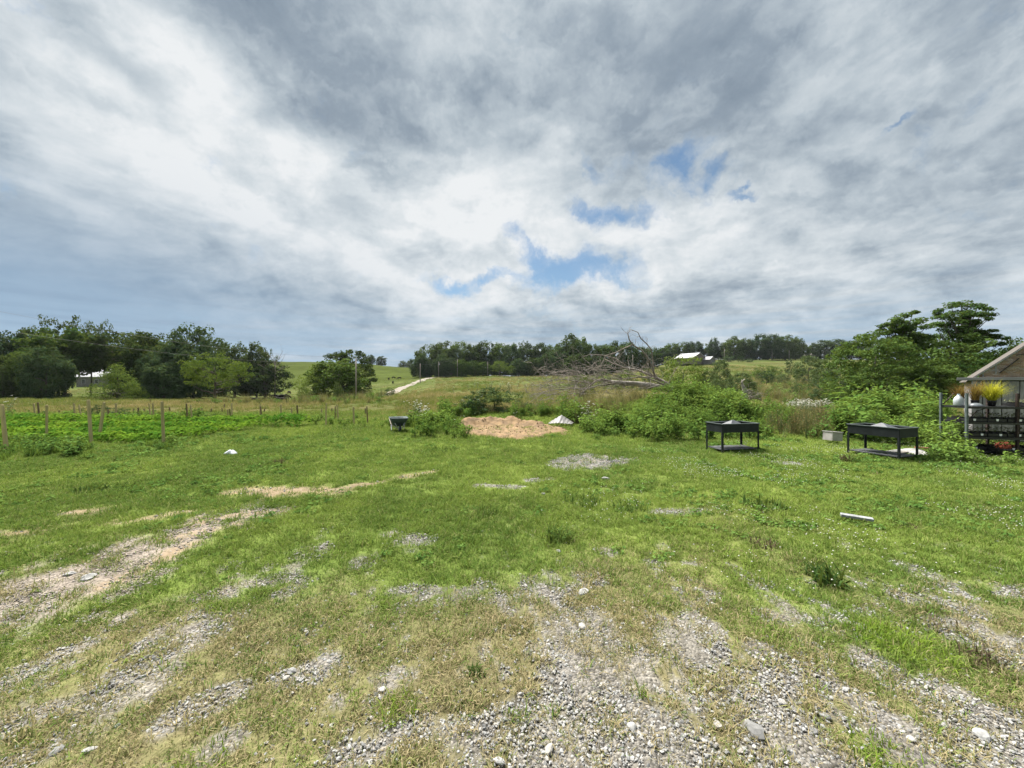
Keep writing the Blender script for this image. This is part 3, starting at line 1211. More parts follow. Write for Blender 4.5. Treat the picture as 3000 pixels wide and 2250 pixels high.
#         key      material    var  H   R   base ncl per leaf trunk
tree_kind('oak', 'leaf_dark', 4, 10, 5.0, .3, 220, 40, .46, .28, prof='wood', flat_=.75)
tree_kind('oak_mid', 'leaf_mid', 3, 10, 4.8, .2, 210, 40, .46, .27, prof='wood', flat_=.75)
tree_kind('oak_blue', 'leaf_blue', 4, 10, 5.2, .1, 220, 40, .46, .28, prof='wood', flat_=.75)
tree_kind('open', 'leaf_dark', 3, 10, 4.2, 2.2, 62, 34, .30, .24, clr=(.13, .2), hollow=.5, prof='vase', lobes=.35)
tree_kind('field', 'leaf_bright', 2, 10, 5.6, 3.3, 170, 46, .27, .30, prof='round', clr=(.13, .22), flat_=.5, lobes=.3)
tree_kind('walnut', 'leaf_dark', 2, 10, 5.0, 1.4, 170, 50, .36, .26, prof='round', flat_=.5, clr=(.14, .24), hollow=.4, lobes=.3)
tree_kind('shade', 'leaf_dark', 2, 10, 5.0, 4.0, 150, 44, .42, .24, prof='round', flat_=.6, clr=(.15, .25), nl=10)
tree_kind('shade_mid', 'leaf_mid', 1, 10, 5.0, 4.2, 150, 44, .42, .24, prof='round', flat_=.6, clr=(.15, .25), nl=10)
tree_kind('cedar', 'leaf_bright', 2, 10, 6.5, .4, 150, 36, .34, .3, prof='cone', flat_=.45)
tree_kind('bush', 'leaf_mid', 3, 5, 3.4, .2, 110, 40, .20, .10, prof='bush', clr=(.14, .24), top=.55, lobes=.3)
tree_kind('bush_bright', 'leaf_bright', 3, 5, 3.4, .2, 110, 40, .20, .10, prof='bush', clr=(.14, .24), top=.55, lobes=.3)
tree_kind('bush_grey', 'leaf_grey', 3, 5, 3.2, .2, 130, 40, .22, .09, prof='bush', clr=(.13, .22), top=.6, lobes=.3)
tree_kind('bush_dark', 'leaf_blue', 2, 5, 2.6, .2, 100, 36, .20, .10, prof='round', clr=(.15, .25), top=.6)

_tn = [0]


def plant_tree(key, px, Y, py_top, width_px, label, cat='tree', group=None, name=None, py_base=None, trunk=True, sink=0.0):
    """stand a tree of a kind where the photograph shows it: column, distance, height of its top, width"""
    L, h0, r0 = TREES[key]
    _tn[0] += 1
    cm, tm = L[_tn[0] % len(L)]
    p = at(px, Y)
    zt = z_at(py_top, Y)
    hh = max(zt - p.z, .5)
    sx = (width_px / F * Y) / (2 * r0) * .93
    r = empty(name or 'tree', (p.x, p.y, p.z - sink), random.uniform(0, 6.28))
    c = link('crown', cm, None, r)
    if trunk:
        t = link('trunk', tm, None, r)
    r.scale = (sx, sx, hh / h0 * .97)
    tag(r, label, cat, group)
    return r


def woods():
    T = plant_tree
    # wood on the left ------------------------------------------------
    g = 'trees of the dark wood on the left'
    W = [('oak_blue', -70, 84, 985, 150, 'dark blue-green tree cut by the left picture edge'),
         ('oak_blue', 35, 88, 972, 140, 'dark rounded tree at the left end of the dark wood'),
         ('oak', 98, 96, 958, 110, 'dark tree just left of the tallest feathery tree in the left wood'),
         ('open', 172, 98, 916, 120, 'tallest feathery tree rising above the left wood'),
         ('open', 266, 100, 921, 80, 'thin open-crowned tree beside the tallest tree of the left wood'),
         ('shade_mid', 190, 90, 960, 190, 'paler green tree in front of the tallest tree in the left wood'),
         ('oak_mid', 80, 82, 1025, 100, 'low dark tree at the foot of the left wood'),
         ('oak_blue', 140, 80, 1022, 120, 'dark blue-green tree left of the white roof in the wood'),
         ('shade', 345, 96, 966, 210, 'broad flat-topped dark tree above the white roof'),
         ('oak', 425, 92, 985, 150, 'dark tree right behind the low pointed pale tree'),
         ('open', 470, 96, 960, 110, 'open-topped tree right of the broad flat-topped tree in the left wood'),
         ('oak_blue', 500, 90, 1000, 150, 'dark leafy tree behind the left side of the spreading field tree'),
         ('oak_blue', 566, 94, 961, 150, 'tall dark tree at the right end of the left wood'),
         ('oak_blue', 480, 86, 1052, 120, 'low dark tree between the pointed pale tree and the field tree'),
         ('oak', 625, 110, 1004, 90, 'dark tree in the dip at the right end of the left wood'),
         ('oak', 10, 80, 1040, 100, 'low dark tree under the left end of the dark wood')]
    for k, px, Y, pt, w, lab in W:
        T(k, px, Y, pt, w, lab, group=g)
    for px, pt, w in ((190, 1000, 120), (268, 1010, 120), (335, 1008, 120)):
        T('oak_blue', px, 160, pt, w, 'dark tree standing behind the white-roofed house in the left wood', group='trees behind the white-roofed house')
    T('oak', 688, 140, 1002, 120, 'dark round-topped tree behind the spreading field tree', group=g)
    T('oak', 752, 140, 1010, 90, 'dark ragged tree left of the bare dead snag', group=g)
    T('open', 775, 138, 1018, 60, 'small ragged dark tree touching the dead snag', group=g)
    T('cedar', 345, 78, 1062, 150, 'low pointed pale green tree before the dark wood')
    # trees in the pasture ---------------------------------------------
    T('field', 632, 64, 1032, 158, 'spreading pale green tree alone in the pasture with a thick trunk')
    T('walnut', 780, 138, 1054, 132, 'green tree with drooping sides and a short trunk behind the cows', name='tree')
    T('walnut', 1022, 100, 1018, 140, 'tall dark-topped walnut tree behind the nearest utility pole')
    T('bush_bright', 918, 90, 1082, 110, 'pale green leafy tree left of the tall walnut in the pasture')
    T('oak_mid', 990, 94, 1052, 165, 'dense green bushy tree in front of the walnut trunk')
    T('oak', 1085, 425, 1040, 28, 'left of two small dark trees on the far hilltop')
    T('oak', 1117, 425, 1044, 30, 'right of two small dark trees on the far hilltop')
    for px, w in ((1180, 26), (1203, 30), (1222, 34)):
        T('oak', px, 640, 1056, w, 'tiny dark tree beyond the hill left of the centre wood', group='tiny trees beyond the hill')
    B = 'bushes on the pasture edge'
    T('bush_grey', 990, 62, 1118, 30, 'narrow grey-green pointed bush left of the nearest utility pole', 'bush', B, 'bush')
    T('bush_grey', 908, 60, 1160, 42, 'brownish scrub bush below the pale green pasture tree', 'bush', B, 'bush')
    T('bush_grey', 950, 62, 1163, 40, 'low grey scrub bush under the walnut tree', 'bush', B, 'bush')
    T('bush', 815, 58, 1178, 30, 'small round bush in the grass behind the garden stakes', 'bush', B, 'bush')
    T('bush', 815, 132, 1150, 34, 'low bush in the shade of the drooping tree', 'bush', B, 'bush')
    T('bush_grey', 1078, 74, 1152, 46, 'dark low bush right of the nearest utility pole', 'bush', B, 'bush')
    T('bush_dark', 1142, 84, 1136, 34, 'dark bush at the near end of the gravel road', 'bush', B, 'bush')
    T('bush_dark', 1015, 68, 1158, 24, 'small dark bush left of the utility pole foot', 'bush', B, 'bush')
    T('bush_dark', 285, 23.5, 1184, 66, 'dark shrub behind the garden in the hay-coloured grass', 'bush', None, 'bush')
    T('bush_dark', 350, 23, 1194, 50, 'low dark shrub right beside the dark shrub behind the garden', 'bush', None, 'bush')
    # wood across the centre ----------------------------------------------
    g = 'trees of the centre wood'
    C = [('oak_blue', 1232, 236, 1040, 62), ('oak', 1262, 246, 1012, 92), ('oak', 1300, 256, 1004, 80), ('oak_mid', 1345, 262, 1005, 80),
         ('oak', 1384, 262, 1007, 80), ('oak', 1425, 262, 1003, 80), ('oak_mid', 1466, 262, 1009, 80), ('oak_blue', 1500, 255, 1008, 80),
         ('open', 1535, 262, 994, 50), ('oak', 1545, 258, 1010, 80), ('oak', 1585, 258, 1008, 76), ('oak_mid', 1622, 258, 1011, 80),
         ('oak_blue', 1640, 245, 1020, 90), ('oak', 1668, 250, 983, 84), ('oak_mid', 1700, 246, 989, 76), ('oak', 1735, 252, 1008, 74),
         ('oak_blue', 1605, 236, 1035, 74), ('oak_mid', 1770, 262, 1008, 70), ('oak', 1800, 266, 1004, 76), ('oak_mid', 1838, 272, 1002, 74),
         ('oak', 1872, 280, 1016, 70), ('oak_mid', 1905, 286, 1020, 66), ('oak', 1690, 236, 1040, 80), ('oak_blue', 1745, 240, 1045, 80)]
    labs = {0: 'dark tree at the left end of the centre wood beside the gravel road', 8: 'tall thin tree poking above the middle of the centre wood',
            13: 'tallest broad tree at the right of the centre wood', 14: 'second tall tree at the right of the centre wood'}
    for k, (key, px, Y, pt, w) in enumerate(C):
        T(key, px, Y, pt, w, labs.get(k, 'dark green tree in the unbroken centre wood beyond the field'), group=g)
    for px, pt, w, key in ((1290, 1040, 50, 'oak_blue'), (1322, 1050, 46, 'oak_blue'), (1352, 1052, 46, 'oak_mid'), (1388, 1058, 42, 'oak_mid'), (1415, 1060, 46, 'oak_mid'),
                           (1520, 1052, 60, 'oak_blue'), (1560, 1050, 60, 'oak'), (1655, 1058, 60, 'oak_mid'), (1250, 1066, 36, 'oak_blue')):
        T(key, px, 234, pt, w, 'lower tree along the front of the centre wood', group='front row of the centre wood')
    T('field', 1463, 228, 1056, 50, 'pale green tree at the front of the centre wood right of the third pole')
    T('field', 1500, 230, 1070, 34, 'small pale tree right of the pale green tree at the centre wood')
    # ridge on the right -----------------------------------------------------
    g = 'trees along the ridge on the right'
    R = [('oak', 1940, 365, 1018, 60), ('oak_mid', 1965, 365, 1008, 56), ('oak', 2000, 365, 1004, 60), ('oak_blue', 2035, 365, 1000, 56),
         ('open', 2062, 365, 1002, 36), ('oak_blue', 2090, 360, 991, 34), ('oak', 2112, 362, 1006, 36), ('oak', 2150, 350, 989, 70),
         ('oak', 2185, 350, 991, 66), ('oak_blue', 2226, 345, 981, 78), ('oak_blue', 2262, 345, 982, 66), ('oak', 2300, 352, 985, 66),
         ('oak', 2330, 358, 986, 50), ('oak_mid', 2350, 362, 1008, 40), ('oak', 2385, 380, 1006, 40), ('oak', 2415, 385, 998, 66),
         ('oak_blue', 2455, 385, 994, 66), ('oak', 2495, 385, 998, 56), ('oak', 2540, 380, 1004, 60), ('oak_blue', 2080, 372, 1015, 60),
         ('oak_mid', 2130, 372, 1018, 50)]
    labs = {5: 'narrow dark tree with a pointed top on the right ridge', 9: 'tallest dark tree of the right ridge, left of a pair',
            10: 'dark tree right beside the tallest tree of the right ridge', 15: 'left tree of the low dark clump at the right end of the ridge'}
    for k, (key, px, Y, pt, w) in enumerate(R):
        T(key, px, Y, pt, w, labs.get(k, 'dark round tree in the row along the right ridge'), group=g)
    # scrub on the slope at the right -------------------------------------
    S = [('bush_bright', 2000, 62, 1036, 165, 'big green bush hiding the foot of the far farmhouse'),
         ('bush', 1945, 70, 1072, 80, 'green bush left of the big bush before the farmhouse'),
         ('bush_grey', 2110, 80, 1050, 80, 'grey-green thorny bush right of the big bush'),
         ('bush_grey', 2170, 70, 1092, 100, 'wide grey-green bush behind the pale stump'),
         ('bush_grey', 2100, 55, 1108, 70, 'low grey-green bush left behind the pale stump'),
         ('bush_grey', 2075, 60, 1085, 50, 'narrow grey-green bush right against the big bush'),
         ('bush_dark', 2135, 300, 1042, 34, 'small dark bush on the ridge below the first ridge pole'),
         ('bush_dark', 2170, 300, 1042, 22, 'narrow dark cedar bush on the ridge'),
         ('bush_dark', 2196, 300, 1050, 24, 'small round dark bush right of the narrow cedar on the ridge'),
         ('bush', 2230, 150, 1068, 56, 'green bush at the top of the slope'),
         ('bush', 2265, 140, 1072, 60, 'broad green bush halfway up the slope'),
         ('bush_dark', 2245, 105, 1085, 46, 'dark bush in the grass of the slope'),
         ('bush_dark', 2312, 180, 1050, 22, 'thin upright cedar on the slope'),
         ('bush_grey', 2370, 110, 1040, 110, 'large grey-green thicket below the right end of the ridge'),
         ('bush_grey', 2420, 90, 1052, 90, 'grey-green thicket left of the tall dark bush'),
         ('bush_dark', 2462, 75, 1040, 70, 'tall dark bush left of the big green trees'),
         ('bush_dark', 2412, 46, 1105, 70, 'dark bush in front of the slope thicket'),
         ('bush_dark', 2340, 62, 1125, 44, 'dark low bush alone in the slope grass'),
         ('bush', 2455, 40, 1112, 76, 'leafy bush left of the foot of the big green trees'),
         ('bush_grey', 2290, 120, 1095, 46, 'pale bush in the middle of the slope'),
         ('bush', 2350, 160, 1078, 40, 'small bush under the right end of the ridge'),
         ('bush_grey', 2200, 50, 1140, 56, 'pale scrub right of the pale stump'),
         ('bush', 1890, 75, 1080, 60, 'dark green bush behind the fallen tree'),
         ('bush', 1830, 90, 1078, 70, 'low bush behind the upright dead branch'),
         ('bush', 1770, 110, 1085, 70, 'low bush behind the thick of the dead branches'),
         ('bush_grey', 1700, 100, 1095, 70, 'low grey bush behind the left dead branches')]
    for key, px, Y, pt, w, lab in S:
        T(key, px, Y, pt, w, lab, 'bush', 'bushes on the slope at the right', 'bush')
    # near trees at the right -----------------------------------------------
    g = 'green trees left of the greenhouse'
    N_ = [('near', 2562, 41, 976, 240, 'broad green tree at the left of the group by the greenhouse'),
          ('near', 2660, 43, 986, 250, 'green tree in the middle of the group by the greenhouse'),
          ('near', 2780, 44, 984, 250, 'green tree under the tall open crown by the greenhouse'),
          ('near', 2880, 45, 989, 230, 'green tree right behind the greenhouse eave'),
          ('near', 2720, 38, 1060, 180, 'lower green tree in front of the group by the greenhouse'),
          ('near', 2600, 38, 1065, 170, 'lower leafy tree at the left front of the group by the greenhouse'),
          ('near', 2840, 39, 1055, 160, 'lower leafy tree beside the greenhouse roof edge')]
    for key, px, Y, pt, w, lab in N_:
        T(key, px, Y, pt, w, lab, group=g)
    tall_crown(2645, 43, 'left tall tree with a layered open crown above the group', g,
               [(2585, 955, .55), (2600, 975, .6), (2620, 935, .6), (2650, 925, .8), (2675, 915, .5), (2690, 940, .7), (2712, 958, .7),
                (2660, 955, .8), (2635, 965, .8), (2690, 975, .7), (2610, 950, .5), (2665, 985, .9), (2580, 968, .4), (2640, 990, .9), (2715, 985, .6)])
    tall_crown(2800, 45, 'right tall tree with the highest layered crown and bare limbs', g,
               [(2760, 910, .6), (2785, 895, .7), (2815, 890, .7), (2845, 893, .6), (2865, 897, .6), (2885, 905, .6), (2900, 920, .6), (2880, 925, .7),
                (2755, 930, .6), (2780, 925, .8), (2810, 915, .8), (2850, 920, .8), (2740, 950, .5), (2765, 955, .6), (2830, 940, .6), (2865, 945, .7),
                (2895, 935, .4), (2800, 975, .9), (2860, 970, .7), (2830, 985, .7), (2880, 985, .7), (2915, 990, .6), (2770, 985, .9), (2820, 960, .5), (2850, 985, .6)])
    T('near', 2975, 60, 1003, 80, 'dark tree top showing behind the greenhouse roof')


def tall_crown(px, Y, label, group, clumps):
    g = np.random.default_rng(int(px))
    base = at(px, Y)
    r = empty('tree', base)
    tag(r, label, 'tree', group)
    C = []
    for cx, cy, s in clumps:
        dy = g.uniform(-1.4, 1.4)
        C.append((np.array([(cx - 1500) / F * (Y + dy) - base.x, dy, z_at(cy, Y + dy) - base.z]), s * 1.15))
    cen = np.mean([c for c, s in C], 0) - np.array([0, 0, .5])
    for c, s in list(C):
        C.append((c + (cen - c) * g.uniform(.3, .75) + g.normal(0, .4, 3), s * .8))
        C.append((np.array([c[0] * .9 + cen[0] * .1, c[1], 0]) + np.array([g.normal(0, .5), g.normal(0, .8), cen[2] - g.uniform(.6, 2.6)]), s * .8))
    pos, nn, cl = [], [], []
    for c, s in C:
        for sub in range(3):
            o = c + g.normal(0, .38, 3) * np.array([1, 1, .35]) * s
            m = int(90 * s)
            d = g.normal(size=(m, 3))
            d /= np.linalg.norm(d, axis=1, keepdims=True)
            off = d * (g.uniform(.1, 1, m) ** .5)[:, None] * np.array([.95, .95, .42]) * s * .85
            pos.append(o + off)
            nn.append(d * .5 + np.array([0, 0, .8]) + g.normal(0, .45, (m, 3)))
            cl.append(np.full(m, np.clip(g.normal(.45, .2), 0, 1)))
    pos, nn, cl = np.concatenate(pos), np.concatenate(nn), np.concatenate(cl)
    v, t = leaf_quads(pos, nn, .24, int(px), .6)
    me = np_mesh('crown', v, None, t)
    set_clump(me, np.repeat(cl, 4))
    link('crown', me, M['leaf_mid'], r)
    mb = MB()
    top = np.mean([c for c, s in C], 0)
    mb.tube([(0, 0, -.2), (.1, 0, top[2] * .35), (top[0] * .4, 0, top[2] * .62), (top[0] * .8, 0, top[2] * .86)], [.26, .2, .15, .10], 7)
    for c, s in C:
        h0 = min(top[2] * .86, max(top[2] * .4, c[2] - g.uniform(.6, 1.6) - abs(c[0] - top[0]) * .7))
        f = h0 / (top[2] * .86)
        a = Vector((top[0] * .8 * f ** 1.5, 0, h0))
        mid = a.lerp(Vector(c), .55) + Vector((0, 0, -.12))
        mb.tube([a, mid, Vector(c)], [.075, .05, .02], 5, cap=False)
    mb.build('trunk', M['bark'], r, True)


tree_kind('near', 'leaf_mid', 4, 6, 3.4, .1, 170, 70, .20, .14, prof='wood', flat_=.45, clr=(.16, .27), hollow=.45, top=.7)
TREES['near'] = (TREES['near'][0], 6, 3.4)
woods()


# ------------------------------------------------------------------ bare dead snag
def branchy(mb, p, d, L, r, depth, g, gnarl=.25, n=4, twigs=3, shrink=.62, up=0.0):
    pts = [Vector(p)]
    rad = [r]
    d = Vector(d).normalized()
    for i in range(n):
        d = (d + Vector(g.normal(0, gnarl, 3)) + Vector((0, 0, up))).normalized()
        pts.append(pts[-1] + d * L / n)
        rad.append(max(r * (1 - .8 * (i + 1) / n), .006))
    mb.tube(pts, rad, 4 if r < .03 else 6, cap=False)
    if depth > 0:
        for k in range(twigs):
            i = g.integers(1, n + 1)
            dd = (pts[i] - pts[i - 1]).normalized()
            dd = (dd + Vector(g.normal(0, .65, 3))).normalized()
            branchy(mb, pts[i], dd, L * shrink * g.uniform(.6, 1.1), rad[i] * .75 + .002, depth - 1, g, gnarl, n, twigs, shrink, up)


M['deadwood'] = solid('grey_deadwood', (.25, .222, .19), (.13, .11, .09), .9, 6, bump=.4)
M['palewood'] = solid('pale_barkless_wood', (.33, .31, .28), (.18, .16, .135), .9, 4, bump=.4, stretch=(.3, 1, 1))


def snag():
    p = at(805, 136)
    r = empty('dead_tree', p)
    tag(r, 'bare grey dead tree standing on the skyline at the edge of the wood', 'tree')
    g = np.random.default_rng(5)
    h = z_at(1022, 136) - p.z
    mb = MB()
    mb.tube([(0, 0, -.3), (.1, 0, h * .4), (.2, 0, h * .7)], [.3, .2, .12], 6)
    mb.build('trunk', M['deadwood'], r, True)
    mb = MB()
    for k in range(9):
        branchy(mb, (.1 + .01 * k, 0, h * (.42 + .035 * k)), (g.normal(0, .6), g.normal(0, .4), 1), h * .36, .12, 2, g, .15, 4, 2, .55, .06)
    mb.build('branches', M['deadwood'], r, True)


snag()


# ------------------------------------------------------------------ fallen tree on the bank
def fallen_tree():
    Y0 = 25.5
    g = np.random.default_rng(12)
    base = at(1900, Y0)
    r = empty('fallen_tree', base)
    tag(r, 'uprooted dead tree lying across the weedy bank with grey leafless branches', 'fallen tree')

    def W(px, py, dy=0.0):
        Y = Y0 + dy
        return Vector(((px - 1500) / F * Y, Y, z_at(py, Y))) - base

    def zoom(zx, zy, dy=0.0):
        return W(1600 + zx / 3.16, 920 + zy / 3.16, dy)
    mb = MB()
    mb.tube([zoom(1230, 705), zoom(1080, 688, .2), zoom(940, 660, .3), (zoom(820, 645, .3)), zoom(700, 638, .3), zoom(600, 625, .2)],
            [.24, .22, .20, .18, .15, .10], 9)
    mb.build('trunk', M['palewood'], r, True)
    big = [  # main branches as (zoom points), start radius
        ([(600, 625, .2), (520, 606, .1), (470, 612, 0), (420, 650, -.2), (350, 720, -.5), (280, 780, -.9)], .085),
        ([(1190, 690, .3), (1080, 620, .8), (980, 570, 1.2), (850, 520, 1.5), (720, 495, 1.7), (600, 450, 1.9), (540, 415, 2)], .12),
        ([(1110, 640, .5), (1010, 590, .5), (985, 500, .4), (950, 420, .3), (890, 340, .2), (810, 290, .1), (770, 240, 0), (755, 180, 0), (785, 140, .1)], .085),
        ([(1060, 610, 1), (1000, 560, 1), (990, 450, .9), (975, 330, .8), (930, 275, .7), (875, 225, .6), (850, 170, .5), (790, 145, .4)], .065),
        ([(800, 285, .1), (720, 320, .3), (640, 360, .6), (550, 385, .8), (520, 450, 1.), (480, 500, 1.2)], .045),
        ([(1000, 580, .8), (850, 585, -.2), (720, 600, -.5), (560, 590, -.8)], .06),
        ([(640, 640, .2), (500, 660, -.6), (380, 690, -1.), (250, 720, -1.4)], .06),
        ([(480, 612, 0), (380, 590, .8), (260, 560, 1.1), (160, 530, 1.3), (60, 540, 1.5)], .045),
        ([(430, 640, -.2), (300, 625, .4), (170, 605, .6), (60, 610, .7), (-40, 640, .8)], .045),
        ([(380, 690, -1), (220, 690, -.6), (80, 700, -.4), (-60, 735, -.2), (-160, 760, 0)], .045),
        ([(760, 490, 1.6), (640, 410, 2.2), (520, 380, 2.6), (400, 375, 2.8), (340, 400, 3)], .045),
        ([(700, 590, -.3), (560, 540, -.6), (430, 490, -.8), (380, 440, -.8)], .04),
        ([(350, 720, -.5), (200, 740, -1), (60, 745, -1.1), (-80, 720, -1.2)], .035),
        ([(1180, 690, .2), (1100, 655, -.3), (960, 600, -.6), (800, 560, -.8), (640, 540, -.9)], .06),
        ([(250, 560, 1.1), (150, 580, .5), (40, 620, .2), (-60, 690, .2)], .03),
        ([(1120, 670, -.2), (1040, 660, -.6), (930, 690, -1.), (860, 680, -1.2)], .06),
    ]
    for pts, r0 in big:
        P = [zoom(*q) for q in pts]
        n = len(P)
        mb = MB()
        rad = [r0 * (1 - .72 * i / (n - 1)) for i in range(n)]
        mb.tube(P, rad, 6)
        for i in range(1, n):
            for k in range((3 if r0 > .04 else 2) if P[i].z < 3.6 else 1):
                q = P[i - 1].lerp(P[i], g.uniform(0, 1))
                d = (P[i] - P[i - 1]).normalized() * .8 + Vector((g.normal(-.15, .5), g.normal(0, .5), g.normal(.12, .55)))
                branchy(mb, q, d, g.uniform(.6, 1.5) * (1 if P[i].z < 3.6 else .4), max(rad[i] * .45, .014), 2, g, .22, 4, 2, .6, 0.0)
        mb.build('branch', M['deadwood'], r, True)
    # matted twigs at the left
    mb = MB()
    for k in range(170):
        q = zoom(g.uniform(-40, 820), g.uniform(480, 800), g.uniform(-1.6, 1.6))
        branchy(mb, q, (g.normal(-.7, .5), g.normal(0, .4), g.normal(.05, .4)), g.uniform(.7, 1.7), .019, 1, g, .22, 4, 3, .6, -.02)
    mb.build('twigs', M['deadwood'], r, True)['kind'] = 'stuff'


fallen_tree()


def stump():
    p = at(2185, 27)
    r = empty('dead_stump', p)
    tag(r, 'pale twisted dead stump standing in the scrub right of the leafy bank', 'stump')
    g = np.random.default_rng(3)
    Y = 27.0

    def W(px, py, dy=0):
        return Vector(((px - 1500) / F * Y, Y + dy, z_at(py, Y))) - p
    mb = MB()
    mb.tube([W(2182, 1190), W(2180, 1165), W(2183, 1145), W(2176, 1130), W(2174, 1118), W(2182, 1110)], [.26, .2, .16, .10, .06, .02], 8)
    mb.build('trunk', M['palewood'], r, True)
    mb = MB()
    mb.tube([W(2178, 1135), W(2172, 1122), W(2173, 1112)], [.06, .04, .015], 5)
    mb.tube([W(2182, 1150), W(2196, 1142), W(2205, 1150)], [.08, .06, .02], 5)
    for k in range(20):
        branchy(mb, W(2185 + g.normal(0, 12), 1165 + g.normal(0, 8), g.normal(0, .3)), (g.normal(0, 1), g.normal(0, .5), g.normal(.1, .6)), .8, .03, 1, g)
    mb.build('branches', M['deadwood'], r, True)


stump()


def hit(px, py):
    """ground point seen at a photograph pixel"""
    Y = np.exp(np.linspace(math.log(2.0), math.log(640), 3000))
    x = (px - 1500) / F * Y
    z = hz(x, Y, True)
    gy = 1125 - (z - H) * F / Y
    ok = np.where(gy <= py)[0]
    k = ok[0] if len(ok) else int(np.argmin(gy))
    return Vector((x[k], Y[k], z[k]))


# ------------------------------------------------------------------ gravel road up the hill
def road():
    pts = [hit(*q) for q in ((1120, 1162), (1152, 1147), (1176, 1138), (1205, 1127), (1232, 1116), (1252, 1109))]
    pts.append(Vector((-46, 236, 0)))
    pts.append(Vector((-30, 262, 0)))
    P = []
    for a, b in zip(pts[:-1], pts[1:]):
        for k in range(14):
            P.append(a.lerp(b, k / 14))
    P = np.array([[p.x, p.y] for p in P])
    for _ in range(30):
        P[1:-1] = (P[:-2] + 2 * P[1:-1] + P[2:]) / 4
    T = np.gradient(P, axis=0)
    T /= np.linalg.norm(T, axis=1, keepdims=True)
    Nn = np.stack([-T[:, 1], T[:, 0]], 1)
    v, q = [], []
    w = 9
    for i in range(len(P)):
        for k in range(w):
            s = (k / (w - 1) - .5) * 4.4
            xy = P[i] + Nn[i] * (s + .25 * (vnoise(i * .5, k) - .5))
            zz = ground(*xy) + .16 - .12 * abs(s) / 2.2 + .02 * abs(math.sin(s * 2.2))
            v.append((xy[0], xy[1], zz))
    for i in range(len(P) - 1):
        for k in range(w - 1):
            q.append((i * w + k, i * w + k + 1, (i + 1) * w + k + 1, (i + 1) * w + k))
    me = np_mesh('road', v, q, smooth=True)
    tag(link('road', me, solid('road_gravel', (.21, .185, .155), (.15, .13, .105), .95, 2.5, bump=.4)),
        'pale gravel road climbing the pasture beside the field', 'road', kind='structure')


road()

# ------------------------------------------------------------------ utility poles and wires
M['pole'] = solid('weathered_pole', (.30, .265, .225), (.20, .175, .15), .9, 3, stretch=(1, 1, .15))
M['metal'] = solid('galvanised_steel', (.42, .44, .46), (.30, .32, .34), .45, 9, metal=.6)
M['wire'] = solid('power_line', (.10, .10, .11), None, .6)


def pole(px, pyb, pyt, label, Y=None, arm=False, can=False):
    p = at(px, Y) if Y else hit(px, pyb)
    h = z_at(pyt, p.y) - p.z
    r = empty('utility_pole', p)
    mb = MB()
    mb.tube([(0, 0, -.4), (0, 0, h * .5), (0.02, 0, h)], [.20, .17, .13], 9)
    mb.build('post', M['pole'], r, True)
    mb = MB()
    mb.tube([(0, -.02, h), (0, -.02, h + .12), (0, -.02, h + .25)], [.05, .09, .04], 8)
    mb.build('insulator', M['metal'], r)
    if can:
        mb = MB()
        mb.tube([(.42, -.05, h - 1.9), (.42, -.05, h - 1.85), (.42, -.05, h - .95), (.42, -.05, h - .9)], [.2, .25, .25, .18], 10)
        mb.bar((.1, -.05, h - 1.2), (.3, -.05, h - 1.2), .08)
        mb.build('transformer', M['metal'], r)
    if arm:
        mb = MB()
        mb.box((0, -.2, h - .5), (2.2, .1, .12))
        mb.build('crossarm', M['pole'], r)
    tag(r, label, 'utility pole', 'utility poles')
    return p + Vector((0, 0, h))


def wire(a, b, sag, label, rad=.012):
    pts = []
    for k in range(41):
        t = k / 40
        p = a.lerp(b, t)
        p.z -= sag * 4 * t * (1 - t)
        pts.append(p)
    base = Vector((a.x, a.y, a.z))
    mb = MB()
    mb.tube([p - base for p in pts], rad, 4)
    o = mb.build('power_line', M['wire'])
    o.location = base
    tag(o, label, 'power line')


t0 = pole(1043, 1172, 1050, 'nearest utility pole standing right of the tall walnut tree', Y=86)
t1 = pole(1231, 1122, 1066, 'thin utility pole beside the gravel road below the wood')
t2 = pole(1285, 1103, 1060, 'utility pole with a grey transformer at the top of the gravel road', Y=228, can=True)
t3 = pole(1340, 1100, 1052, 'utility pole in front of the left half of the centre wood', Y=230)
t4 = pole(1429, 1100, 1060, 'pale utility pole half hidden in the middle of the centre wood', Y=231)
t5 = pole(2122, 1053, 1022, 'utility pole on the ridge just right of the farmhouse', Y=330, can=True)
t6 = pole(2262, 1052, 1025, 'utility pole on the ridge in front of the dark trees', Y=335)
t7 = pole(2312, 1060, 1027, 'utility pole at the right end of the ridge pasture', Y=335)
t8 = pole(1854, 1090, 1040, 'utility pole seen through the dead branches of the fallen tree', Y=225)
wire(Vector((-62, 40, z_at(862, 40))), t0 + Vector((0, 0, .2)), 1.6, 'upper thin power line crossing the sky at the left')
wire(Vector((-62, 40, z_at(925, 40))), t0 + Vector((0, 0, -1.0)), 1.6, 'lower thin power line crossing the sky at the left')
wire(t0, t1, 1.8, 'power line from the nearest pole to the pole by the road')
wire(t1, t2, .8, 'power line between the two poles by the gravel road')
wire(t2, t3, .5, 'power line in front of the left end of the centre wood')
wire(t5, t6, .8, 'power line along the right ridge')

# ------------------------------------------------------------------ far houses
M['white_roof'] = solid('white_metal_roof', (.33, .335, .35), (.27, .275, .29), .55, 3, spec=.4)
M['grey_wall'] = solid('grey_boards', (.20, .19, .18), (.12, .115, .11), .9, 2)
M['dark_glass'] = solid('window_glass', (.03, .035, .04), None, .15, spec=.6)
M['tan_wall'] = solid('tan_siding', (.15, .13, .115), (.11, .095, .085), .9, 2)


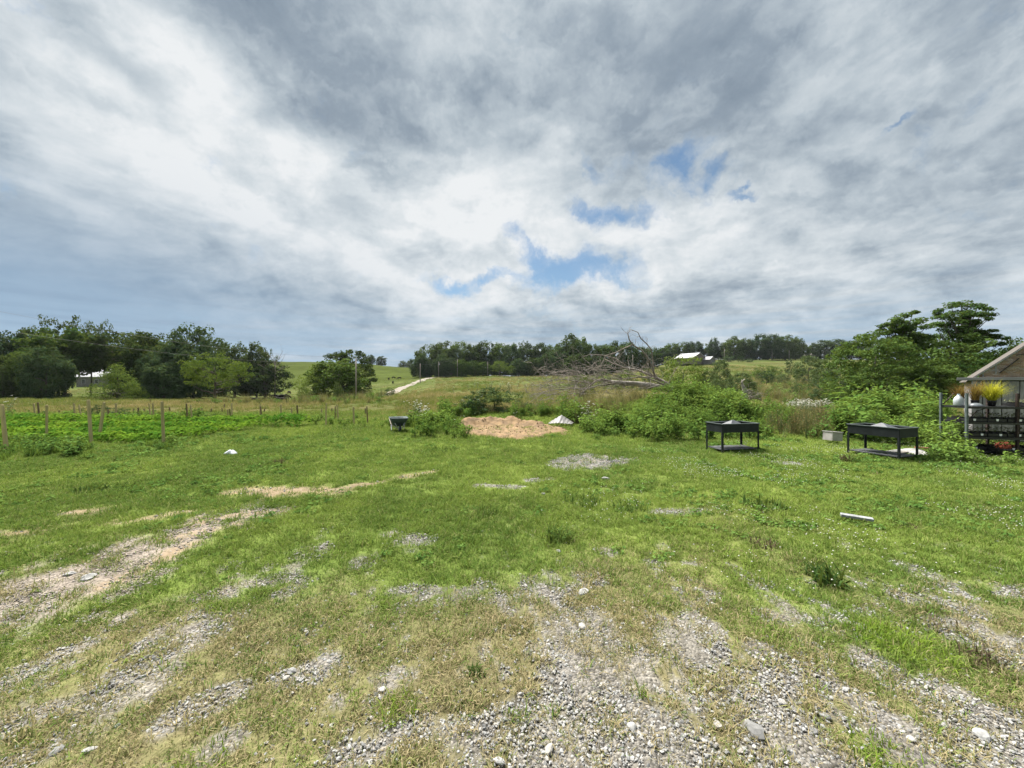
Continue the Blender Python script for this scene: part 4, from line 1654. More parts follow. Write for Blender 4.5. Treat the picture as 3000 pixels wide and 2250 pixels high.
def gable(mb, x0, x1, y0, y1, ze, zr, axis='y', over=.4, th=.18):
    """two roof slabs; the ridge runs along the given axis"""
    if axis == 'y':
        xm = (x0 + x1) / 2
        k = (zr - ze) / (xm - x0)
        for s, xe in ((-1, x0 - over), (1, x1 + over)):
            ze2 = ze - k * over
            vs = []
            for y in (y0 - over, y1 + over):
                vs += [(xe, y, ze2), (xm, y, zr), (xm, y, zr + th), (xe, y, ze2 + th)]
            mb.add(vs, [(0, 1, 2, 3), (7, 6, 5, 4), (0, 4, 5, 1), (1, 5, 6, 2), (2, 6, 7, 3), (3, 7, 4, 0)])
    else:
        ym = (y0 + y1) / 2
        k = (zr - ze) / (ym - y0)
        for s, ye in ((-1, y0 - over), (1, y1 + over)):
            ze2 = ze - k * over
            vs = []
            for x in (x0 - over, x1 + over):
                vs += [(x, ye, ze2), (x, ym, zr), (x, ym, zr + th), (x, ye, ze2 + th)]
            mb.add(vs, [(0, 1, 2, 3), (7, 6, 5, 4), (0, 4, 5, 1), (1, 5, 6, 2), (2, 6, 7, 3), (3, 7, 4, 0)])


def walls(mb, x0, x1, y0, y1, ze, zr, axis):
    vs = [(x0, y0, -1), (x1, y0, -1), (x1, y1, -1), (x0, y1, -1), (x0, y0, ze), (x1, y0, ze), (x1, y1, ze), (x0, y1, ze)]
    fs = [(0, 1, 5, 4), (1, 2, 6, 5), (2, 3, 7, 6), (3, 0, 4, 7)]
    if axis == 'y':
        vs += [((x0 + x1) / 2, y0, zr), ((x0 + x1) / 2, y1, zr)]
        fs += [(4, 5, 8), (6, 7, 9)]
    else:
        vs += [(x0, (y0 + y1) / 2, zr), (x1, (y0 + y1) / 2, zr)]
        fs += [(7, 4, 8), (5, 6, 9)]
    mb.add(vs, fs)


def window(parent, x, y, z, w, h):
    mb = MB()
    for a, b in (((x - w / 2, y, z - h / 2), (x + w / 2, y, z - h / 2)), ((x - w / 2, y, z + h / 2), (x + w / 2, y, z + h / 2)),
                 ((x - w / 2, y, z - h / 2), (x - w / 2, y, z + h / 2)), ((x + w / 2, y, z - h / 2), (x + w / 2, y, z + h / 2))):
        mb.bar(a, b, .1)
    o = mb.build('window', M['white_roof'], parent)
    m2 = MB()
    m2.box((x, y + .02, z), (w - .1, .03, h - .1))
    m2.build('pane', M['dark_glass'], o)


def houses():
    p = at(2048, 275)
    p.z = z_at(1063, 275)
    r = empty('farmhouse', p, .62)
    tag(r, 'farmhouse with white metal roofs on the far ridge behind the green bush', 'house')
    mb = MB()
    walls(mb, -8, 10, 0, 14, 3.4, 7.2, 'y')
    mb.build('wall', M['tan_wall'], r)
    mb = MB()
    gable(mb, -8, 10, 0, 14, 3.4, 7.2, 'y')
    mb.build('roof', M['white_roof'], r)
    mb = MB()
    walls(mb, 5, 13, -5, -.1, 2.4, 4.6, 'y')
    mb.build('wing_wall', M['grey_wall'], r)
    mb = MB()
    gable(mb, 5, 13, -5, -.1, 2.4, 4.5, 'y')
    mb.build('wing_roof', M['white_roof'], r)
    mb = MB()
    mb.add([(13.6, -7, 2.6), (22, -7, 2.6), (22, 0, 3.7), (13.6, 0, 3.7), (13.6, -7, 2.75), (22, -7, 2.75), (22, 0, 3.85), (13.6, 0, 3.85)],
           [(3, 2, 1, 0), (4, 5, 6, 7), (0, 1, 5, 4), (1, 2, 6, 5), (2, 3, 7, 6), (3, 0, 4, 7)])
    mb.build('porch_roof', M['white_roof'], r)
    for x in (13.9, 16.5, 19.2, 21.7):
        MB().bar((x, -6.8, -1), (x, -6.8, 2.62), .18).build('porch_post', M['grey_wall'], r)
    mb = MB()
    mb.box((17.8, .3, 1.2), (8.2, .3, 4.6))
    mb.box((17.8, -3.4, -.55), (8.4, 7, .9))
    mb.build('porch_wall', M['grey_wall'], r)
    window(r, -2, -.04, 1.9, 1.4, 1.6)
    window(r, 3, -.04, 1.9, 1.4, 1.6)
    window(r, 9, -5.04, 1.4, 1.4, 1.3)
    window(r, 16, .12, 1.9, 1.4, 1.3)
    # small roof far right on the ridge
    p = at(2377, 372)
    p.z = z_at(1048, 372)
    r = empty('shed', p, .3)
    tag(r, 'small low roofed shed among the trees at the right end of the ridge', 'shed')
    mb = MB()
    walls(mb, -4, 4, 0, 6, 2.0, 3.6, 'y')
    mb.build('wall', M['grey_wall'], r)
    mb = MB()
    gable(mb, -4, 4, 0, 6, 2.0, 3.6, 'y', .6)
    mb.build('roof', solid('tan_roof', (.30, .27, .23)), r)
    # house in the left wood
    p = at(262, 132)
    p.z -= .1
    r = empty('house', p, .0)
    tag(r, 'dark house with a white metal roof glimpsed between trunks of the left wood', 'house')
    mb = MB()
    walls(mb, -4.5, 5.5, 0, 8, 3.4, 6.2, 'x')
    mb.build('wall', M['grey_wall'], r)
    mb = MB()
    gable(mb, -4.5, 5.5, 0, 8, 3.6, 6.4, 'x', .5)
    mb.build('roof', M['white_roof'], r)
    window(r, -2, -.04, 1.8, 1.2, 1.4)
    window(r, 2.5, -.04, 1.8, 1.2, 1.4)


houses()

# ------------------------------------------------------------------ cows
M['hide'] = solid('black_hide', (.014, .012, .012), (.009, .008, .008), .9, 6, spec=.05)


def skin_mesh(name, verts, edges, radii, root=0, sub=1):
    me = bpy.data.meshes.new(name + '_bones')
    me.from_pydata(verts, edges, [])
    ob = bpy.data.objects.new(name + '_bones', me)
    COL.objects.link(ob)
    md = ob.modifiers.new('skin', 'SKIN')
    for i, rr in enumerate(radii):
        sv = me.skin_vertices[0].data[i]
        sv.radius = rr if hasattr(rr, '__len__') else (rr, rr)
        sv.use_root = (i == root)
    ob.modifiers.new('sub', 'SUBSURF').levels = sub
    dg = bpy.context.evaluated_depsgraph_get()
    out = bpy.data.meshes.new_from_object(ob.evaluated_get(dg))
    out.name = name
    bpy.data.objects.remove(ob)
    bpy.data.meshes.remove(me)
    out.polygons.foreach_set('use_smooth', [True] * len(out.polygons))
    return out


def cow_mesh(graze, lying=False):
    V = [(0, 0, 1.02), (.38, 0, 1.0), (.72, 0, 1.04), (-.42, 0, 1.02), (-.78, 0, 1.06), (-1.0, 0, 1.02)]
    R = [.37, .36, .30, .36, .31, .16]
    E = [(0, 1), (1, 2), (0, 3), (3, 4), (4, 5)]
    if graze:
        hd = [(1.02, 0, .92), (1.28, 0, .52), (1.42, 0, .22), (1.52, 0, .05)]
    else:
        hd = [(1.02, 0, 1.18), (1.24, 0, 1.36), (1.46, 0, 1.27), (1.66, 0, 1.12)]
    hr = [.2, .16, .14, .09]
    k = len(V)
    V += hd
    R += hr
    E += [(2, k), (k, k + 1), (k + 1, k + 2), (k + 2, k + 3)]
    h = hd[1]
    V += [(h[0], .22, h[2] + .03), (h[0], -.22, h[2] + .03)]
    R += [.035, .035]
    E += [(k + 1, k + 4), (k + 1, k + 5)]
    for s in (1, -1):
        for x, b in ((.62, 1), (-.74, -1)):
            k = len(V)
            V += [(x, s * .2, .72), (x + .03 * b, s * .22, .42), (x - .02 * b, s * .22, .16), (x, s * .22, .03)]
            R += [.15 if b < 0 else .12, .075, .055, .065]
            E += [(2 if b > 0 else 4, k), (k, k + 1), (k + 1, k + 2), (k + 2, k + 3)]
    k = len(V)
    V += [(-1.12, 0, .95), (-1.15, 0, .6), (-1.13, 0, .38)]
    R += [.04, .03, .06]
    E += [(5, k), (k, k + 1), (k + 1, k + 2)]
    me = skin_mesh('cow', V, E, R, 0, 1)
    if lying:
        co = np.empty(len(me.vertices) * 3)
        me.vertices.foreach_get('co', co)
        co = co.reshape(-1, 3)
        co[:, 2] = np.where(co[:, 2] < .66, co[:, 2] * .12, co[:, 2] - .58)
        co[:, 1] *= 1.2
        me.vertices.foreach_set('co', co.ravel())
    me.materials.append(M['hide'])
    return me


def cows():
    ms = {'g': cow_mesh(True), 's': cow_mesh(False), 'l': cow_mesh(False, True)}
    L = [(691, 1156, 8, 's', 'black cow standing alone left of the drooping pasture tree'),
         (847, 1155, 95, 'g', 'black cow facing the viewer right of the drooping pasture tree'),
         (802, 1168, 200, 'g', 'leftmost black cow of the close group under the drooping tree'),
         (815, 1170, 120, 'g', 'second black cow of the close group, seen end on'),
         (838, 1169, 15, 'g', 'rightmost black cow of the close group under the drooping tree'),
         (827, 1173, 80, 's', 'small black cow in front of the close group'),
         (812, 1176, 10, 'l', 'black cow lying below the close group'),
         (824, 1177, 170, 'l', 'black cow lying right below the close group'),
         (750, 1176, 175, 'l', 'black cow lying at the left of a row of three in the grass'),
         (759, 1176, 5, 'l', 'black cow lying in the middle of a row of three in the grass'),
         (768, 1176, 10, 'l', 'black cow lying at the right of a row of three in the grass'),
         (1082, 1120, 190, 'g', 'black cow grazing nearest the pole on the hillside'),
         (1094, 1114, 200, 's', 'black cow higher up behind the one grazing near the pole'),
         (1139, 1114, 95, 's', 'small black cow end on in the middle of the hillside'),
         (1153, 1110, 0, 'g', 'highest black cow of the hillside group by the road'),
         (1170, 1112, 185, 'g', 'rightmost black cow on the hillside, closest to the road'),
         (1151, 1125, 100, 's', 'lowest black cow of the hillside, end on near the road')]
    for px, py, a, k, lab in L:
        p = hit(px, py)
        o = link('cow', ms[k])
        o.location = (p.x, p.y, p.z + .04)
        s = 1.05
        o.scale = (s, s, s)
        o.rotation_euler = (0, 0, math.radians(a))
        tag(o, lab, 'cow', 'black cattle in the pasture')


cows()

# ------------------------------------------------------------------ garden stakes
M['stake'] = solid('pale_wooden_stake', (.44, .36, .20), (.31, .245, .13), .85, 6, stretch=(1, 1, .2))
M['stake_dark'] = solid('weathered_wooden_stake', (.20, .145, .085), (.12, .085, .05), .9, 6, stretch=(1, 1, .2))


def stakes():
    big = [(7, 1184, 20, 1331, 'pale stake at the left picture edge, front of the garden'),
           (143, 1186, 137, 1292, 'greyish stake between the left edge stake and the tallest pale stake'),
           (254, 1171, 268, 1312, 'tallest pale stake at the front of the garden, tilting left'),
           (304, 1178, 290, 1290, 'stake leaning right just behind the tallest pale stake'),
           (478, 1176, 480, 1306, 'straight pale stake alone right of the leaning pair')]
    mid = [(101, 1182, 104, 1231), (112, 1179, 116, 1231), (217, 1181, 221, 1235), (234, 1186, 240, 1231), (315, 1199, 316, 1228),
           (336, 1184, 338, 1233), (340, 1181, 341, 1236), (405, 1194, 407, 1226), (439, 1182, 444, 1239), (450, 1181, 451, 1239),
           (547, 1182, 550, 1237), (560, 1186, 563, 1243), (677, 1181, 680, 1233), (674, 1198, 677, 1229), (669, 1199, 669, 1226),
           (760, 1184, 762, 1231), (763, 1190, 767, 1233), (824, 1185, 825, 1238), (854, 1195, 855, 1229), (872, 1187, 873, 1233),
           (942, 1198, 943, 1227), (954, 1181, 955, 1248), (981, 1191, 982, 1226), (987, 1185, 991, 1233), (1036, 1192, 1037, 1246), (1075, 1190, 1077, 1242)]
    far = [(132, 1204, 133, 1217), (172, 1202, 171, 1216), (440, 1166, 440, 1182), (657, 1183, 657, 1200), (651, 1195, 652, 1212), (593, 1196, 593, 1210),
           (570, 1198, 570, 1212), (577, 1199, 577, 1213), (618, 1197, 618, 1212), (692, 1180, 692, 1190), (774, 1198, 774, 1210), (972, 1196, 972, 1212),
           (1071, 1196, 1071, 1214), (308, 1166, 308, 1178), (392, 1197, 392, 1208), (424, 1197, 424, 1208), (498, 1192, 498, 1206), (23, 1163, 23, 1172)]
    names = {10: 'left stake of a close pair behind the crop rows', 11: 'right stake of a close pair behind the crop rows',
             8: 'left stake of a narrow pair left of the lone front stake', 9: 'right stake of a narrow pair left of the lone front stake',
             21: 'stake with its foot nearest the lawn right of the crop rows', 24: 'second stake from the right end of the garden',
             25: 'rightmost stake of the garden, left of the wheelbarrow', 0: 'left stake of the pair behind the left end of the crop', 1: 'right stake of the pair behind the left end of the crop'}
    for lst, wd, mt, kind in ((big, .065, 'stake', 0), (mid, .056, 'stake', 1), (far, .06, 'stake_dark', 2)):
        for k, q in enumerate(lst):
            if kind == 2:
                p = hit(q[2], q[3])
            else:
                Y = H * F / (q[3] - 1125)
                p = at(q[2], Y)
            top = Vector(((q[0] - 1500) / F * p.y, p.y + random.uniform(-.06, .06), z_at(q[1], p.y)))
            d = top - p
            mb = MB()
            hw = wd / 2 * (1 if kind < 2 else 1.1)
            ax = d.to_track_quat('Z', 'Y').to_matrix()
            vs = []
            for t, s in ((-.12, 1), (1 - .03 / max(d.length, .1), .92), (1.0, .62)):
                for sx, sy in ((-1, -1), (1, -1), (1, 1), (-1, 1)):
                    vs.append(d * t + ax @ Vector((sx * hw * s, sy * hw * s, 0)))
            fs = [(3, 2, 1, 0), (8, 9, 10, 11)] + [(b + i, b + (i + 1) % 4, b + 4 + (i + 1) % 4, b + 4 + i) for b in (0, 4) for i in range(4)]
            mb.add(vs, fs)
            m = mt if not (kind == 1 and (k % 3 == 1)) else 'stake_dark'
            o = mb.build('garden_stake' if kind < 2 else 'fence_post', M[m])
            o.location = p
            if kind == 0:
                tag(o, q[4], 'stake', 'stakes at the front of the garden')
            elif kind == 1:
                tag(o, names.get(k, 'thin wooden stake in the row behind the crop'), 'stake', 'stakes behind the crop rows')
            else:
                tag(o, 'short dark post standing in the tall pasture grass behind the garden', 'fence post', 'short posts in the pasture')


stakes()


# ------------------------------------------------------------------ crop rows
def crop_rows():
    g = np.random.default_rng(77)
    rows = [(17.2, -27.5, -9.1, .52, .62, 'farthest leafy crop row with a dark rounded right end'),
            (15.3, -24.0, -10.4, .42, .55, 'second farthest leafy crop row of the garden'),
            (13.8, -21.5, -10.9, .34, .50, 'yellow-green crop row third from the back'),
            (12.5, -19.5, -11.2, .32, .45, 'nearest crop row, right behind the front weeds')]
    for Y, x0, x1, hh, ww, lab in rows:
        n = int((x1 - x0) * 260)
        x = g.uniform(x0, x1, n)
        ph = fbm(x * 1.3, np.full(n, Y), 111, 3)
        hgt = hh * (.7 + .7 * ph)
        a = g.uniform(-1, 1, n)
        zz = hgt * np.sqrt(np.clip(1 - a * a * .9, 0, 1)) * g.uniform(.55, 1.0, n)
        y = Y + a * ww + (fbm(x * .3, x * 0, 113, 2) - .5) * .5
        c = np.stack([x, y, hz(x, y) + zz], 1)
        nn = np.stack([g.normal(0, .35, n), a * .7 + g.normal(0, .35, n) - .25, np.full(n, .9)], 1)
        v, t = leaf_quads(c, nn, .13, int(Y * 10), .75)
        me = np_mesh('crop_row', v - np.array([x0, Y, 0]), None, t)
        set_clump(me, np.repeat(np.clip(fbm(x * .8, y * 2, 117, 3) * 1.5 - .25 + g.normal(0, .1, n), 0, 1), 4))
        o = link('crop_row', me, M['crop'])
        o.location = (x0, Y, 0)
        tag(o, lab, 'crop row', 'leafy crop rows in the garden')


crop_rows()


# ------------------------------------------------------------------ tall weeds (stuff)
def weed_sources():
    S = {}

    def fin(name, v, t, cl, mats, mi=None, quads=None):
        me = np_mesh(name, v, quads, t, mi=mi)
        set_clump(me, cl)
        for m in mats:
            me.materials.append(m)
        return me

    def leafy(seed, hgt, spread, n, leaf, asp, mat, stems=6):
        g = np.random.default_rng(seed)
        cs, ns = [], []
        sv = MB()
        for s in range(stems):
            az = g.uniform(0, 6.28)
            ln = g.uniform(.1, .55)
            L = hgt * g.uniform(.7, 1.1)
            top = np.array([math.cos(az) * ln * spread, math.sin(az) * ln * spread, L])
            b = np.array([math.cos(az) * .05, math.sin(az) * .05, 0])
            sv.tube([b, (b + top) / 2 + np.array([0, 0, .08 * L]), top], [.008, .006, .003], 3, cap=False)
            m = n // stems
            t = g.uniform(.12, 1.05, m) ** .8
            a2 = g.uniform(0, 6.28, m)
            rad = spread * .42 * g.uniform(.15, 1, m) * (1.1 - .55 * t)
            c = b + (top - b) * t[:, None] + np.stack([np.cos(a2) * rad, np.sin(a2) * rad, g.normal(0, .04 * hgt, m)], 1)
            c[:, 2] = np.maximum(c[:, 2], .02)
            cs.append(c)
            ns.append(np.stack([np.cos(a2) * .5, np.sin(a2) * .5, np.full(m, .85)], 1) + g.normal(0, .3, (m, 3)))
        c = np.concatenate(cs)
        nn = np.concatenate(ns)
        v, t = leaf_quads(c, nn, leaf, seed, asp)
        nl = len(v)
        v = np.vstack([v, np.array([tuple(p) for p in sv.v])])
        q = np.array([f for f in sv.f]) + nl
        cl = np.concatenate([np.repeat(g.uniform(0, 1, len(c)), 4), np.full(len(sv.v), .3)])
        mi = [1] * len(q) + [0] * len(t)
        return fin('weed', v, t, cl, [mat, M['stem']], mi, q)
    S['leafy'] = [leafy(500 + k, .75, .55, 150, .12, .6, M['weed'], 7) for k in range(3)]
    S['frond'] = [leafy(520 + k, 1.2, .95, 260, .15, .34, M['weed'], 9) for k in range(3)]
    S['dark'] = [leafy(540 + k, .5, .6, 130, .10, .6, M['weed_dark'], 7) for k in range(3)]
    S['brown'] = [leafy(560 + k, .85, .42, 90, .055, .35, M['brown_weed'], 9) for k in range(2)]
    S['tall'] = [tuft('tall_grass', M['straw_weed'], 60, .14, .45, .95, .006, lean=.32, seed=580 + k, droop=.5) for k in range(3)]
    S['green'] = [tuft('green_grass', M['weed'], 55, .13, .30, .65, .007, lean=.45, seed=590 + k, droop=.8) for k in range(3)]
    L = []
    for k in range(3):
        g = np.random.default_rng(600 + k)
        sv = MB()
        mi = []
        for s in range(5):
            az = g.uniform(0, 6.28)
            Lh = g.uniform(.65, 1.0)
            top = Vector((math.cos(az) * .22 * g.uniform(.2, 1), math.sin(az) * .22 * g.uniform(.2, 1), Lh))
            sv.tube([(0, 0, 0), top * .5 + Vector((0, 0, .05)), top], [.006, .004, .003], 3, m=1, cap=False)
            R = g.uniform(.025, .045)
            for u in range(9):         # an umbel is a plate of small florets
                aa = u * 2.4
                rr = R * math.sqrt(u / 9)
                c = top + Vector((math.cos(aa) * rr, math.sin(aa) * rr, .012 - rr * .15))
                sv.box(c, (.018, .018, .010), Euler((g.normal(0, .3), g.normal(0, .3), aa)).to_matrix(), 0)
            for u in range(7):
                t = g.uniform(.1, .8)
                a2 = g.uniform(0, 6.28)
                c = top * t + Vector((math.cos(a2) * .06, math.sin(a2) * .06, 0))
                sv.box(c, (.10, .02, .004), Euler((g.normal(0, .4), g.normal(0, .4), a2)).to_matrix(), 1)
        me = sv.mesh('lace_flower')
        me.materials.append(M['petal'])
        me.materials.append(M['stem'])
        L.append(me)
    S['lace'] = L
    return S


WS = weed_sources()


def weeds(name, kinds, regions, label, cat='weeds'):
    """regions: (px0, px1, Y0, Y1, plants per square metre, size) with a soft, uneven edge"""
    src, off = [], {}
    for k, w in kinds:
        off[k] = (len(src), len(WS[k]))
        src += WS[k]
    P, S, I, T = [], [], [], []
    for px0, px1, Y0, Y1, dens, size in regions:
        area = (px1 - px0) / F * (Y1 * Y1 - Y0 * Y0) / 2
        n = int(area * dens * 1.5) + 1
        x, y = wedge_px(n, Y0, Y1, px0, px1)
        u = x / y * F + 1500
        e = np.minimum(np.minimum((u - px0) / (px1 - px0), (px1 - u) / (px1 - px0)) * 4, np.minimum((y - Y0), (Y1 - y)) / (Y1 - Y0) * 4)
        nz = fbm(x * .8, y * .8, 121, 3)
        keep = RNG.uniform(0, 1, n) < np.clip(e, 0.12, 1) * np.clip(.35 + 2.2 * (nz - .3), .1, 1)
        x, y, nz = x[keep], y[keep], nz[keep]
        m = len(x)
        P.append(np.stack([x, y, hz(x, y) - .02], 1))
        sc = size * RNG.uniform(.65, 1.25, m) * (.7 + .6 * nz)
        S.append(np.stack([sc * 1.1, sc * 1.1, sc], 1))
        ks = RNG.choice(len(kinds), m, p=np.array([w for _, w in kinds]) / sum(w for _, w in kinds))
        idx = np.zeros(m, int)
        for j, (k, w) in enumerate(kinds):
            s = ks == j
            idx[s] = off[k][0] + RNG.integers(0, off[k][1], s.sum())
        I.append(idx)
        T.append(np.clip(.5 + 1.4 * (fbm(x * .5, y * .5, 123, 3) - .5), 0, 1))
    P, S, I, T = map(np.concatenate, (P, S, I, T))
    n = len(P)
    rot = np.stack([RNG.normal(0, .1, n), RNG.normal(0, .1, n), RNG.uniform(0, 6.283, n)], 1)
    scatter(name, P, rot, S, I, src, T, T * 0, label, cat)


def all_weeds():
    weeds('garden_weeds', [('dark', 3), ('green', 3)],
          [(-120, 330, 9.6, 11.8, 9, .75), (330, 560, 10.6, 12.2, 7, .6), (-120, 60, 9.2, 10.2, 9, .6)],
          'dark green weeds and rank grass along the front of the garden')
    weeds('garden_back_weeds', [('dark', 3), ('leafy', 2), ('green', 1)],
          [(-120, 600, 19.0, 22.5, 5, .62), (560, 1130, 18.8, 21.5, 5, .5), (500, 620, 18.5, 22, 6, .8)],
          'band of dark leafy weeds behind the crop rows')
    weeds('barrow_weeds', [('leafy', 4), ('green', 3)],
          [(1205, 1370, 13.4, 17.0, 8, .55), (1130, 1210, 16.3, 18, 5, .5), (1200, 1350, 15.5, 19, 7, .85), (1290, 1420, 19, 23, 5, 1.0), (900, 1150, 16, 19, 4, .4)],
          'bright green weeds between the wheelbarrow and the bare earth')
    weeds('bank_grass', [('tall', 4), ('brown', 1), ('green', 1)],
          [(1290, 1420, 20, 25, 6, 1.0), (1480, 1680, 19.5, 24, 6, .9), (1640, 1900, 17.5, 23, 8, .85), (1900, 2200, 21, 24, 4, .6),
           (2230, 2470, 16, 24, 5, .9), (2190, 2330, 20, 27, 4, .8), (2690, 2830, 13.5, 18, 6, 1.0), (1380, 1520, 20.5, 23, 4, .8)],
          'tall tan and green grass on the weedy bank')
    weeds('bank_weeds', [('leafy', 5), ('frond', 2), ('dark', 2)],
          [(1480, 1660, 18.6, 22, 4, .55), (1740, 2110, 12.6, 15.8, 7, .72), (1700, 1860, 14.5, 17.5, 6, .7), (2050, 2260, 13.0, 16, 6, .6), (1640, 1720, 17.5, 20, 5, .75)],
          'green broad-leaved weeds along the foot of the bank')
    weeds('leafy_mound', [('frond', 6), ('leafy', 2)],
          [(1850, 2210, 15.6, 20.0, 6, .72), (1950, 2180, 18.0, 21.0, 5, .82), (2080, 2330, 15.8, 19, 6, .72), (1780, 1960, 15.2, 18, 5, .55)],
          'dense bright green leafy growth covering the bank behind the left planter')
    weeds('brown_scrub', [('brown', 5), ('tall', 2), ('dark', 1)],
          [(2235, 2460, 12.6, 16.5, 7, .95), (2150, 2260, 12.8, 15, 5, .6)],
          'reddish brown dock and dry weeds between the two planters')
    weeds('right_weeds', [('frond', 5), ('leafy', 3)],
          [(2450, 2760, 12.2, 17, 6, 1.15), (2420, 2560, 12.8, 15.5, 5, .85), (2560, 2780, 11.6, 13.5, 6, .85), (2700, 2790, 10.6, 12.2, 7, .6)],
          'tall bright green sumac-like weeds behind the right planter')
    weeds('rack_weeds', [('dark', 4), ('leafy', 3)],
          [(2680, 2830, 9.2, 10.4, 10, .62), (2800, 2870, 9.0, 9.9, 10, .55), (2850, 3080, 8.8, 9.5, 10, .3), (2440, 2720, 9.0, 9.9, 4, .25)],
          'dark green leafy weeds growing around the foot of the rack')
    weeds('lace_flowers', [('lace', 1)],
          [(1195, 1275, 16.5, 20, 5, .85), (1330, 1420, 21, 23, 2.5, 1.0), (1680, 1780, 15.8, 19, 4, .9), (1480, 1560, 18.2, 20, 1.2, .7), (1260, 1400, 13.5, 16, 1.0, .5), (2660, 2740, 10.5, 12, .6, .9)],
          'white umbels of wild carrot standing in the weeds', 'flowers')
    weeds('pale_flowers', [('lace', 1)],
          [(2290, 2450, 26, 36, 5, .9), (1900, 1990, 40, 60, .4, 1.1), (1300, 1700, 60, 120, .03, 1.6), (0, 40, 26, 30, 1.2, 1.2)],
          'sweep of pale wild flowers in the field behind the brown scrub', 'flowers')
    weeds('fence_line_growth', [('dark', 2), ('tall', 3), ('brown', 2)],
          [(560, 1130, 44, 60, .35, 1.5), (880, 1130, 58, 74, .5, 1.7), (1640, 1720, 24, 30, 2, 1.1), (2200, 2500, 40, 70, .25, 1.5), (2060, 2500, 45, 110, .13, 2.4), (2100, 2500, 110, 200, .05, 3.2), (1000, 1160, 80, 100, .35, 1.8)],
          'scrubby brown and green growth along the old pasture fence line')


all_weeds()


def near_bushes():
    T = plant_tree
    T('bush_grey', 1450, 21.5, 1132, 190, 'round shrub with pale leaves on the bank left of the fallen tree', 'bush', None, 'bush')
    T('bush_dark', 1385, 20.5, 1160, 90, 'small dark shrub with a hollow under the pale-leaved shrub', 'bush', None, 'bush')
    T('bush_grey', 1545, 22.0, 1180, 120, 'low grey-green shrub between the round shrub and the earth heap', 'bush', None, 'bush')
    T('bush_bright', 1720, 26, 1095, 60, 'yellow-green sapling growing among the dead branches', 'bush', None, 'bush')
    T('bush_bright', 1640, 20, 1185, 60, 'yellow-green bush beside the metal sheet', 'bush', None, 'bush')
    T('bush_bright', 1985, 19.5, 1122, 200, 'broad bright green leafy bush on the crest of the bank', 'bush', None, 'bush')
    T('bush_bright', 2100, 18.5, 1146, 220, 'lower bright green bush right of the crest bush', 'bush', None, 'bush')
    T('bush_bright', 1925, 17.5, 1165, 200, 'leafy green bush on the front slope of the bank', 'bush', None, 'bush')
    T('bush_bright', 2560, 15.5, 1160, 210, 'bright green feathery bush behind the right planter', 'bush', None, 'bush')
    T('bush_bright', 2670, 14.6, 1158, 170, 'tall leafy green bush left of the rack', 'bush', None, 'bush')
    T('bush', 2745, 12.0, 1215, 110, 'dark leafy vine bush at the left end of the rack', 'bush', None, 'bush')


near_bushes()


# ------------------------------------------------------------------ bare earth heap
def dirt_pile():
    base = at(1480, 16.0)
    x0, x1, y0, y1 = -3.6, 3.2, -3.6, 2.6
    nx, ny = 120, 100
    X, Yy = np.meshgrid(np.linspace(x0, x1, nx), np.linspace(y0, y1, ny))
    wx, wy = X + base.x, Yy + base.y
    e = fbm(wx * .9, wy * .9, 131, 4)
    d = np.sqrt(((X + .0) / 2.75) ** 2 + ((Yy + .25) / 2.5) ** 2) + (e - .5) * .7
    inside = sstep(1.0, .72, d)

    def lump(cx, cy, sx, sy, h):
        return h * np.exp(-((X - cx) / sx) ** 2 - ((Yy - cy) / sy) ** 2)
    hgt = lump(-1.15, 1.2, .75, .5, .36) + lump(.35, 1.4, .9, .4, .28) + lump(1.35, 1.1, .7, .4, .20) + lump(-1.9, .8, .5, .4, .18)
    hgt = hgt * (1 + (fbm(wx * 3, wy * 3, 133, 3) - .5) * .9) + .05
    clod = (fbm(wx * 9, wy * 9, 135, 3) - .5) * .10 + np.abs(fbm(wx * 4, wy * 1.2, 137, 2) - .5) * .12
    z = hz(wx, wy) + (hgt + clod + .02) * inside - .10 * (1 - inside) - base.z
    v = np.stack([X, Yy, z], -1).reshape(-1, 3)
    i = np.arange(ny - 1)[:, None]
    j = np.arange(nx - 1)[None, :]
    q = np.stack([i * nx + j, i * nx + j + 1, (i + 1) * nx + j + 1, (i + 1) * nx + j], -1).reshape(-1, 4)
    ins = inside.ravel()[q].max(1) > .05
    me = np_mesh('dirt_pile', v, q[ins])
    m = solid('orange_earth', (.225, .148, .076), (.115, .076, .042), .95, 3.2, bump=.8)
    o = link('dirt_pile', me, m)
    o.location = base
    tag(o, 'heap of freshly dug orange-brown earth at the edge of the lawn', 'earth heap')
    # clods lying round it
    src = []
    for k in range(4):
        c = rock_mesh('clod', 700 + k, .8)
        c.materials.append(m)
        src.append(c)
    n = 420
    x = RNG.normal(0, 1.5, n)
    y = RNG.normal(.1, 1.2, n)
    s = RNG.uniform(.02, .10, n) * RNG.uniform(.5, 1, n)
    ix = np.clip(((x - x0) / (x1 - x0) * (nx - 1)).astype(int), 0, nx - 1)
    iy = np.clip(((y - y0) / (y1 - y0) * (ny - 1)).astype(int), 0, ny - 1)
    zz = v.reshape(ny, nx, 3)[iy, ix, 2]
    k = inside[iy, ix] > .2
    P = np.stack([x + base.x, y + base.y, zz + base.z + s * .2], 1)[k]
    m2 = len(P)
    scatter('earth_clods', P, RNG.uniform(0, 6, (m2, 3)), np.repeat(s[k][:, None], 3, 1), RNG.integers(0, 4, m2), src,
            np.zeros(m2), np.zeros(m2), 'loose clods of orange earth scattered over the heap', 'earth')


dirt_pile()


